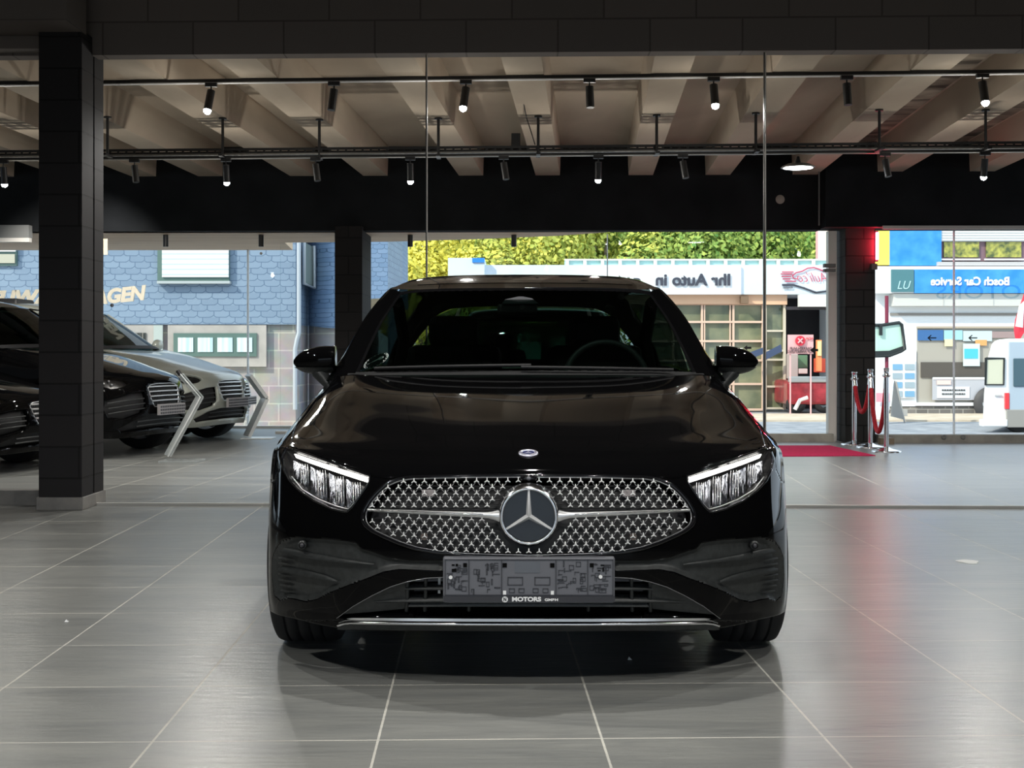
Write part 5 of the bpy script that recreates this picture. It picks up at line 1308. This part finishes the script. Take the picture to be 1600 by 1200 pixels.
# notice on the bay
t = thing('parking_notice','pink notice board with a red crossed disc beside the garage bay','sign',at(1250,552,47.2))
fbox('board',1231,1271,523,553,47.2,mat('notice_pink',(.80,.45,.46),.5),t,.05); fbox('leg',1234,1236,553,648,47.22,MATS['notice_pink'],t,.05); fbox('leg',1266,1268,553,648,47.22,MATS['notice_pink'],t,.05)
q = at(1250.5,532.5,47.15); MB().cyl((q.x,47.12,q.z),(q.x,47.19,q.z),.172,n=28).build('red_disc',mat('notice_red',(.62,.03,.06),.5),t)
mb = MB(); mb.tube([at(1247,529,47.1),at(1254,536,47.1)],.03,5); mb.tube([at(1254,529,47.1),at(1247,536,47.1)],.03,5); mb.build('cross',MATS['notice_pink'],t)
text('notice_text','PARKEN NUR',1251,544.5,4.2,47.15,plated,t,mirror=True,sx=.95); text('notice_text','AUF ANBIETUNG',1251,549.5,4.2,47.15,plated,t,mirror=True,sx=.88); text('notice_text','ADA',1265,529,4,47.15,MATS['notice_red'],t,mirror=True)
for px0,px1,py0,py1,m,lb in ((1233,1247,553,592,mat('bay_grey',(.45,.38,.36),.6),'grey carton in the garage bay left of the green one'),(1247,1262,555,575,mat('bay_green',(.12,.25,.15),.6),'dark green crate in the garage bay'),(1248,1262,576,584,mat('bay_pink',(.62,.5,.48),.6),'pale box with print under the green crate'),(1276,1290,560,582,mat('bay_red',(.72,.10,.05),.5),'red rack stacked in the garage bay')):
    t_ = fbox('carton',px0,px1,py0,py1,49.0+(.4 if py0==555 else .0)*1.5,m,None,.5,.02); t_['label']=lb; t_['category']='box'
tt = fbox('orange_post',1277,1284,531,580,48.8,mat('post_orange',(.85,.30,.12),.5),None,.25); tag(tt,'orange and yellow upright machine in the garage bay','post')
fbox('yellow_panel',1277.5,1283.5,533,556,48.75,mat('post_yellow',(.75,.75,.35),.5),tt,.04)

# workshop with the blue sign band
ws_ = thing('workshop_building','white workshop with blue mirrored sign band, yellow corner and display window','building',(at(1480,0,YG-2).x,YG-2,GZ)); YW = YG-2
blue = noisy(mat('sign_blue_bright',rough=.35),(.02,.24,.78),(.06,.34,.92),2,4)
white2 = mat('render_white',(.84,.88,.92),.6)
fbox('wall',1330,1700,455,655,YW+.3,white2,ws_,5); fbox('wall_upper',1330,1700,340,458,YW+.5,white2,ws_,5)
fbox('yellow_corner',1340,1390,350,414,YW,mat('yellow_panel_paint',(.92,.70,.12),.5),ws_,.4); fbox('blue_panel',1390,1471,350,415,YW,blue,ws_,.4)
uw = fbox('upper_window',1471,1605,372,408,YW+.2,mat('mauve_frame',(.22,.13,.16),.5),ws_,.2)
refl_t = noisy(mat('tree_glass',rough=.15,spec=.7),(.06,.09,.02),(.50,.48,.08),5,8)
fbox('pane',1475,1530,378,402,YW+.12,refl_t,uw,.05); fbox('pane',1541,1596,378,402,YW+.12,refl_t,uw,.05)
mb = MB(); mbox(mb,1471,1532,404,406.5,YW+.05,.1); mbox(mb,1539,1600,404,406.5,YW+.05,.1); mb.build('window_bar',white2,uw)
sh_ = fbox('roller_shutter',1471,1610,357,377,YW+.05,mat('shutter_white',(.80,.82,.80),.5),ws_,.1); mb = MB()
for k in range(5): mbox(mb,1471,1610,359+k*4,360+k*4,YW+.03,.03)
mb.build('shutter_slat',mat('slat_grey',(.5,.52,.52),.5),sh_)
fbox('ledge',1466,1610,409,415,YW-.2,mat('ledge_grey',(.52,.50,.50),.7),ws_,.6); fbox('sign_box',1366,1620,416,458,YW-.3,white2,ws_,.8)
fbox('teal_sign',1393,1428,421,456,YW-.38,mat('sign_teal',(.07,.20,.23),.4),ws_,.08); fbox('blue_sign',1429,1620,421,458,YW-.38,blue,ws_,.08)
text('sign_text','Bosch Car Service',1516,440,12.5,YW-.40,white,ws_,mirror=True,bold=.015,sx=.93)
text('sign_text','LU',1411,446,13,YW-.39,mat('sign_pale',(.40,.62,.64),.5),ws_,shear=.3,sx=.9)
fbox('panel_band',1396,1620,459,478,YW-.2,mat('panel_grey',(.62,.63,.60),.6),ws_,.5)
mb = MB()
for x in (1474,1552): mbox(mb,x,x+.8,459,478,YW-.22,.03)
mb.build('panel_joint',MATS['slat_grey'],ws_)
fbox('dark_band',1391,1620,489,493,YW+.24,mat('band_grey',(.25,.24,.23),.6),ws_,.05)
dw = fbox('display_window',1433,1620,512,631,YW+.25,mat('display_grey',(.40,.38,.34),.5),ws_,.10)
fbox('window_head',1433,1600,510,513,YW+.15,mat('head_brown',(.45,.38,.30),.5),dw,.1)
fbox('poster',1434,1474,515.5,532,YW+.18,mat('poster_navy',(.04,.14,.36),.5),dw,.03); fbox('poster',1475,1504,516,531,YW+.18,mat('poster_sky',(.35,.62,.72),.5),dw,.03); fbox('poster',1505,1550,517,533,YW+.18,mat('poster_pale',(.55,.66,.70),.5),dw,.03)
fbox('poster',1550,1590,518,528,YW+.18,mat('poster_rust',(.35,.26,.26),.5),dw,.03); fbox('dark_opening',1439,1545,566,590,YW+.2,mat('opening_dark',(.09,.08,.07),.5),dw,.03); fbox('poster',1524,1542,531,540,YW+.17,mat('poster_orange',(.75,.38,.14),.5),dw,.02)
fbox('hanging_sheet',1505,1531,537,572,YW+.12,mat('sheet_cyan',(.62,.85,.90),.5),dw,.02); fbox('sheet_picture',1507,1528,545,560,YW+.10,mat('sheet_blue',(.08,.52,.72),.5),dw,.02); fbox('yellow_block',1476,1491,530,541,YW+.16,mat('block_yellow',(.80,.72,.45),.5),dw,.02)
ad = fbox('advert_board',1457,1540,590,625,YW+.10,mat('board_grey',(.46,.48,.54),.5),dw,.04); fbox('advert_panel',1464,1515,604,622,YW+.07,mat('panel_pale',(.74,.80,.86),.5),ad,.02); fbox('advert_top',1458,1540,589.5,593,YW+.08,white2,ad,.03)
fbox('red_label',1464,1486,594,601,YW+.06,mat('label_pink',(.85,.6,.58),.5),ad,.02)
mb = MB(); rr2 = random.Random(5)
for y in (609.5,615.5):
    x = 1472
    while x < 1508: w_q = rr2.uniform(1,3.5); mbox(mb,x,x+w_q,y-1,y+1,YW+.04,.02); x += w_q+1
mb.build('printed_lines', plated, ad)
q = at(1548,622,YW+.05); MB().lathe([(.30,-.03),(.62,-.03),(.62,0),(.30,0)],(q.x,YW+.05,q.z-.2),'Y',36).build('tyre_picture',mat('tyre_dark',(.06,.06,.065),.6),ad)
fbox('window_sill',1430,1600,629,634,YW+.1,white2,ws_,.2)
bk = brick(mat('grey_brick_base',rough=.85),(.16,.15,.14),(.25,.23,.21),(.36,.34,.31),.42,.20,.02,'XZ',bump=.4)
fbox('brick_base',1390,1620,635,664,YW+.2,bk,ws_,.4); fbox('poster_wall',1393,1432,548,636,YW+.2,white2,ws_,.12)
pb = fbox('poster_board',1394,1430,562,622,YW+.12,mat('board_white',(.78,.83,.88),.5),ws_,.04)
for i in range(4):
    for k in range(2): fbox('picture',1395+k*19,1410+k*19,569+i*14,578+i*14,YW+.09,[mat('pic_blue',(.18,.38,.60),.5),mat('pic_steel',(.32,.42,.50),.5)][(i+k)%2],pb,.02)
# flag, windscreen display, A-board, van
t = thing('red_flag','red and white flag cloth at the right edge above the van','flag',at(1592,495,40))
MB().grid([[at(1601,455,40),at(1601,480,40.1),at(1600,520,40)],[at(1586,500,40.2),at(1584,515,40.1),at(1588,540,40)]]).build('cloth',mat('flag_red',(.80,.04,.07),.6),t,solid=.02)
MB().grid([[at(1592,478,39.9),at(1600,470,39.9)],[at(1586,510,39.9),at(1598,512,39.9)]]).build('white_patch',white,t,solid=.02)
YD = 40.0
t = thing('windscreen_display','loose car windscreen mounted on a dark red pole beside the rear column','windscreen display',at(1387,664,YD))
zb_ = GZ; p = at(1387,0,YD); MB().cyl((p.x,YD+.1,GZ),(p.x,YD+.1,at(0,462,YD).z),.055,n=12).build('pole',mat('pole_red',(.20,.02,.05),.5),t)
L = [(1352,508),(1378,508),(1405,504),(1409,507),(1414,546),(1408,549),(1390,556),(1352,558)]
MB().add([at(a,b,YD) for a,b in L],[tuple(range(8))[::-1]]).build('screen_glass',mat('greenish_glass',(.50,.72,.62),.15),t,solid=.03)
MB().tube([at(a,b,YD-.03) for a,b in L]+[at(1352,508,YD-.03)],.05,6).build('screen_frame',mat('frame_black',(.015,.02,.02),.4),t)
MB().add([at(a,b,YD-.05) for a,b in ((1352,549),(1390,548),(1413,540),(1414,546),(1408,549),(1390,556),(1352,560))],[tuple(range(7))[::-1]]).build('screen_edge',MATS['frame_black'],t,solid=.03)
fbox('screen_bracket',1374,1379,508,524,YD-.1,MATS['frame_black'],t,.05)
t = thing('pavement_sign','white folding pavement sign with pink print in front of the workshop','sign',at(1385,661,42))
MB().add([at(1368,593,42),at(1397,594,42),at(1387,655,41.6),at(1366,655,41.6)],[(0,3,2,1)]).build('front_board',mat('aboard_white',(.82,.85,.88),.5),t,solid=.03)
MB().add([at(1400,596,42.1),at(1412,655,42.6),at(1391,650,42.5),at(1397,594,42.05)],[(0,1,2,3)]).build('rear_board',mat('aboard_grey',(.45,.44,.42),.6),t,solid=.03)
fbox('pink_print',1369,1390,614,628,41.6,mat('print_pink',(.85,.35,.42),.5),t,.02); MB().tube([at(1400,596,42),at(1414,662,42.3)],.03,5).build('leg',MATS['aboard_grey'],t)
t = thing('utility_box','small grey box with cable standing by the folding sign','box',at(1411,650,43)); fbox('box_body',1404,1418,640,650,43,MATS['aboard_grey'],t,.2)
YV = 37.0
van = thing('delivery_van','white high-roofed van seen from behind at the right edge','van',(at(1640,0,YV).x,YV,GZ))
vw = mat('van_white',(.86,.87,.86),.35,coat=.3)
def vx(px): return at(px,0,YV).x
def vz(py): return at(0,py,YV).z
prof = [(vx(1535),vz(664)),(vx(1537),vz(615)),(vx(1543),vz(560)),(vx(1549),vz(537)),(vx(1557),vz(531)),(vx(1575),vz(529)),(vx(1660),vz(529)),(vx(1675),vz(537)),(vx(1684),vz(664))]
v = [(x,YV,z) for x,z in prof]+[(x+2.7,YV+5.2,z) for x,z in prof]; n = len(prof)
MB().add(v,[tuple(range(n)),tuple(range(n,2*n))[::-1]]+[(i,n+i,n+(i+1)%n,(i+1)%n) for i in range(n)]).build('body',vw,van,bevel=.06,recalc=True)
# the van stands at an angle: the long flank faces right
fbox('rear_window',1541,1569,560,601,YV-.03,mat('van_glass',(.62,.62,.48),.2),van,.05); fbox('window_seal',1539.5,1541,559,602,YV-.04,rubber,van,.05)
MB().tube([at(a,b,YV-.03) for a,b in ((1541,560),(1569,560),(1568,601),(1540,601),(1541,560))],.035,5).build('window_rubber',MATS['frame_black'],van)
fbox('side_panel',1577,1690,534,650,YV-.06,mat('van_side_shade',(.40,.48,.56),.35),van,.05,.02)  # bluish shade on the white flank is put into the panel colour
fbox('side_window',1584,1690,560,604,YV-.10,mat('van_side_glass',(.05,.10,.13),.15),van,.04,.02); fbox('tail_lamp',1571,1577,614,639,YV-.08,mat('lamp_red',(.75,.04,.05),.3),van,.1)
fbox('lower_trim',1573,1690,640,668,YV-.09,mat('trim_grey',(.30,.29,.27),.6),van,.05,.02); fbox('door_handle',1555,1566,617,619,YV-.05,mat('handle_grey',(.5,.5,.5),.5),van,.04)
fbox('rear_bumper',1535,1575,655,667,YV-.12,vw,van,.3,.04)
for px in (1592,1668): MB().lathe([(.18,-.12),(.36,-.12),(.38,0),(.36,.12),(.18,.12)],(vx(px),YV+.15,GZ+.38),'Y',24).build('wheel',rubber,van)
# arrows on the glass
arm = mat('arrow_black',(.008,.008,.01),.5)
for px,py,s_,lb in ((1168,543.5,6,'beside the right door mirror of the hatchback'),(1272,547,6.5,'next to the pink notice board'),(1456,528,7,'over the navy poster'),(1520,528,7,'over the pale posters')):
    Y = 16.0 if px<1300 else 15.93
    p = at(px,py,Y); k = s_/F_*Y; v = [(-1,0),(-.2,.7),(-.05,.55),(-.5,.13),(1,.13),(1,-.13),(-.5,-.13),(-.05,-.55),(-.2,-.7)]
    if px<1300: v = [(-1,0),(-.1,.7),(-.1,.28),(1,.28),(1,-.28),(-.1,-.28),(-.1,-.7)]
    o = MB().add([(p.x+a*k,Y,p.z+b*k) for a,b in v],[tuple(range(len(v)))[::-1]]).build('arrow_sticker',arm,solid=.003); tag(o,'black left-pointing arrow sticker on the shop glass '+lb,'sticker')
# ghost letters on the right glass
t = thing('glass_lettering','faint mirrored pale letters across the right shop window','lettering',at(1480,450,15.95))
text('letters','MOTORS',1545,457,22,15.9,glass('faint_vinyl',(.80,.88,.92),extra=.2),t,mirror=True,sx=1.3,ext=.0005)
for px in (1475,1505):
    q = at(px,683,15.78); tag(MB().lathe([(.018,-.004),(.028,-.006),(.028,.006)],(q.x,15.79,q.z),'Y',16).build('sill_bolt',metalg),'round metal floor bolt in the window sill at the '+('left' if px<1490 else 'right')+' of the glass joint','bolt')

# flagpole and white tower between the trees and the door frame
fbox('red_white_pole',1276,1280,356,632,57.2,mat('pole_pink',(.80,.42,.40),.5),None,.2); tag(bpy.data.objects['red_white_pole'],'thin pink pole rising above the white garage roof','pole')
t = thing('roof_tower','cream tower with a red stripe above the garage roof','tower',at(1295,414,50.8)); fbox('tower_body',1286,1302,356,414,50.8,mat('tower_cream',(.90,.84,.70),.6),t,.8); fbox('red_stripe',1301,1307,356,414,50.6,mat('stripe_red',(.72,.08,.12),.5),t,.9)

# trees: trunk and leafy crown, each tree an object
def leaves(name, m, parent, R, n, seed, flat=.75):
    r = random.Random(seed); v, f = [], []
    blobs = [(Vector((r.gauss(0,.42)*R, r.gauss(0,.42)*R, r.gauss(0,.42)*R*flat)), R*r.uniform(.30,.52)) for _ in range(11)]
    for _ in range(n):
        c, br = r.choice(blobs); d = Vector((r.gauss(0,1),r.gauss(0,1),r.gauss(0,1))).normalized(); p = c + d*br*r.uniform(.75,1.05)
        s_ = r.uniform(.08,.16); a = d.orthogonal().normalized(); b = d.cross(a); t_ = r.uniform(0,6.28); e1 = (a*math.cos(t_)+b*math.sin(t_)+d*r.uniform(-.6,.6))*s_; e2 = (b*math.cos(t_)-a*math.sin(t_)+d*r.uniform(-.6,.6))*s_*.7
        k = len(v); v += [p-e1, p+e2, p+e1, p-e2]; f.append((k,k+1,k+2,k+3))
    return MB().add(v,f).build(name,m,parent,True)
def leafm(name,c1,c2):
    m = noisy(mat(name,rough=.7,spec=.1),c1,c2,2.2,4,0,lo=.3,hi=.7); return m
lm = [leafm('leaf_yellow',(.46,.44,.05),(.88,.78,.16)), leafm('leaf_green',(.10,.24,.06),(.45,.52,.12)), leafm('leaf_mixed',(.24,.34,.07),(.74,.70,.15))]
bark = noisy(mat('bark',rough=.9),(.10,.08,.06),(.20,.16,.12),6,4)
def tree(x,Y,z,R,m,seed,label,n=9000):
    t = thing('tree',label,'tree',(x,Y,GZ),0,'trees behind the garages')
    mb = MB(); mb.tube([(0,0,0),(.1,0,(z-GZ)*.5),(0,.1,z-GZ)],[.28,.2,.12],8)
    r = random.Random(seed)
    for _ in range(5):
        a = r.uniform(0,6.28); mb.tube([(0,0,(z-GZ)*.6),(R*.4*math.cos(a),R*.4*math.sin(a),z-GZ+r.uniform(0,R*.4))],[.12,.05],6)
    mb.build('trunk',bark,t,True); c = leaves('crown',m,t,R,n,seed); c.location = (0,0,z-GZ); return t
lbl = ['yellow tree left of the slate house corner gap','bright yellow tree above the left end of the garage','mixed yellow-green tree above the hatchback roof','yellow-green tree above the long banner','green tree above the middle of the banner','dense green tree left of the second panel seam','green tree above the drawn car logo','tall green tree beside the cream tower','green tree far right behind the workshop']
sp = [(655,62,3.6,3.6,0),(705,66,4.6,3.9,0),(775,64,4.4,3.8,2),(850,66,5.0,4.2,2),(930,64,4.8,4.0,2),(1010,67,5.4,4.4,1),(1090,64,5.0,4.2,1),(1175,66,5.2,4.3,1),(1262,64,5.0,4.4,1)]
for k,(px,Y,z,R,mi) in enumerate(sp): tree(at(px,0,Y).x,Y,z,R,lm[mi],k+1,lbl[k])
sp2 = [(680,74,6.5,5.0,0),(800,75,7.0,5.2,2),(915,75,7.2,5.2,2),(1045,76,7.4,5.4,1),(1160,76,7.4,5.4,1),(1270,76,7.4,5.4,1)]
lb2 = ['tall yellow tree in the rear row, furthest left','tall mixed tree in the rear row above the car roof','tall yellow-green tree in the rear row left of the banner','tall dark green tree in the rear row above the banner','tall dark green tree in the rear row left of the logo','tall green tree in the rear row by the pink pole']
for k,(px,Y,z,R,mi) in enumerate(sp2): tree(at(px,0,Y).x,Y,z,R,lm[mi],k+40,lb2[k],10000)

# letters become plain meshes
dg = bpy.context.evaluated_depsgraph_get(); dg.update()
for o in [o for o in bpy.data.objects if o.type=='FONT']:
    me = bpy.data.meshes.new_from_object(o.evaluated_get(dg)); nm = o.name
    n = bpy.data.objects.new('tmp', me); COL.objects.link(n); n.parent = o.parent; n.location = o.location; n.rotation_euler = o.rotation_euler; n.scale = o.scale
    bpy.data.objects.remove(o); n.name = nm
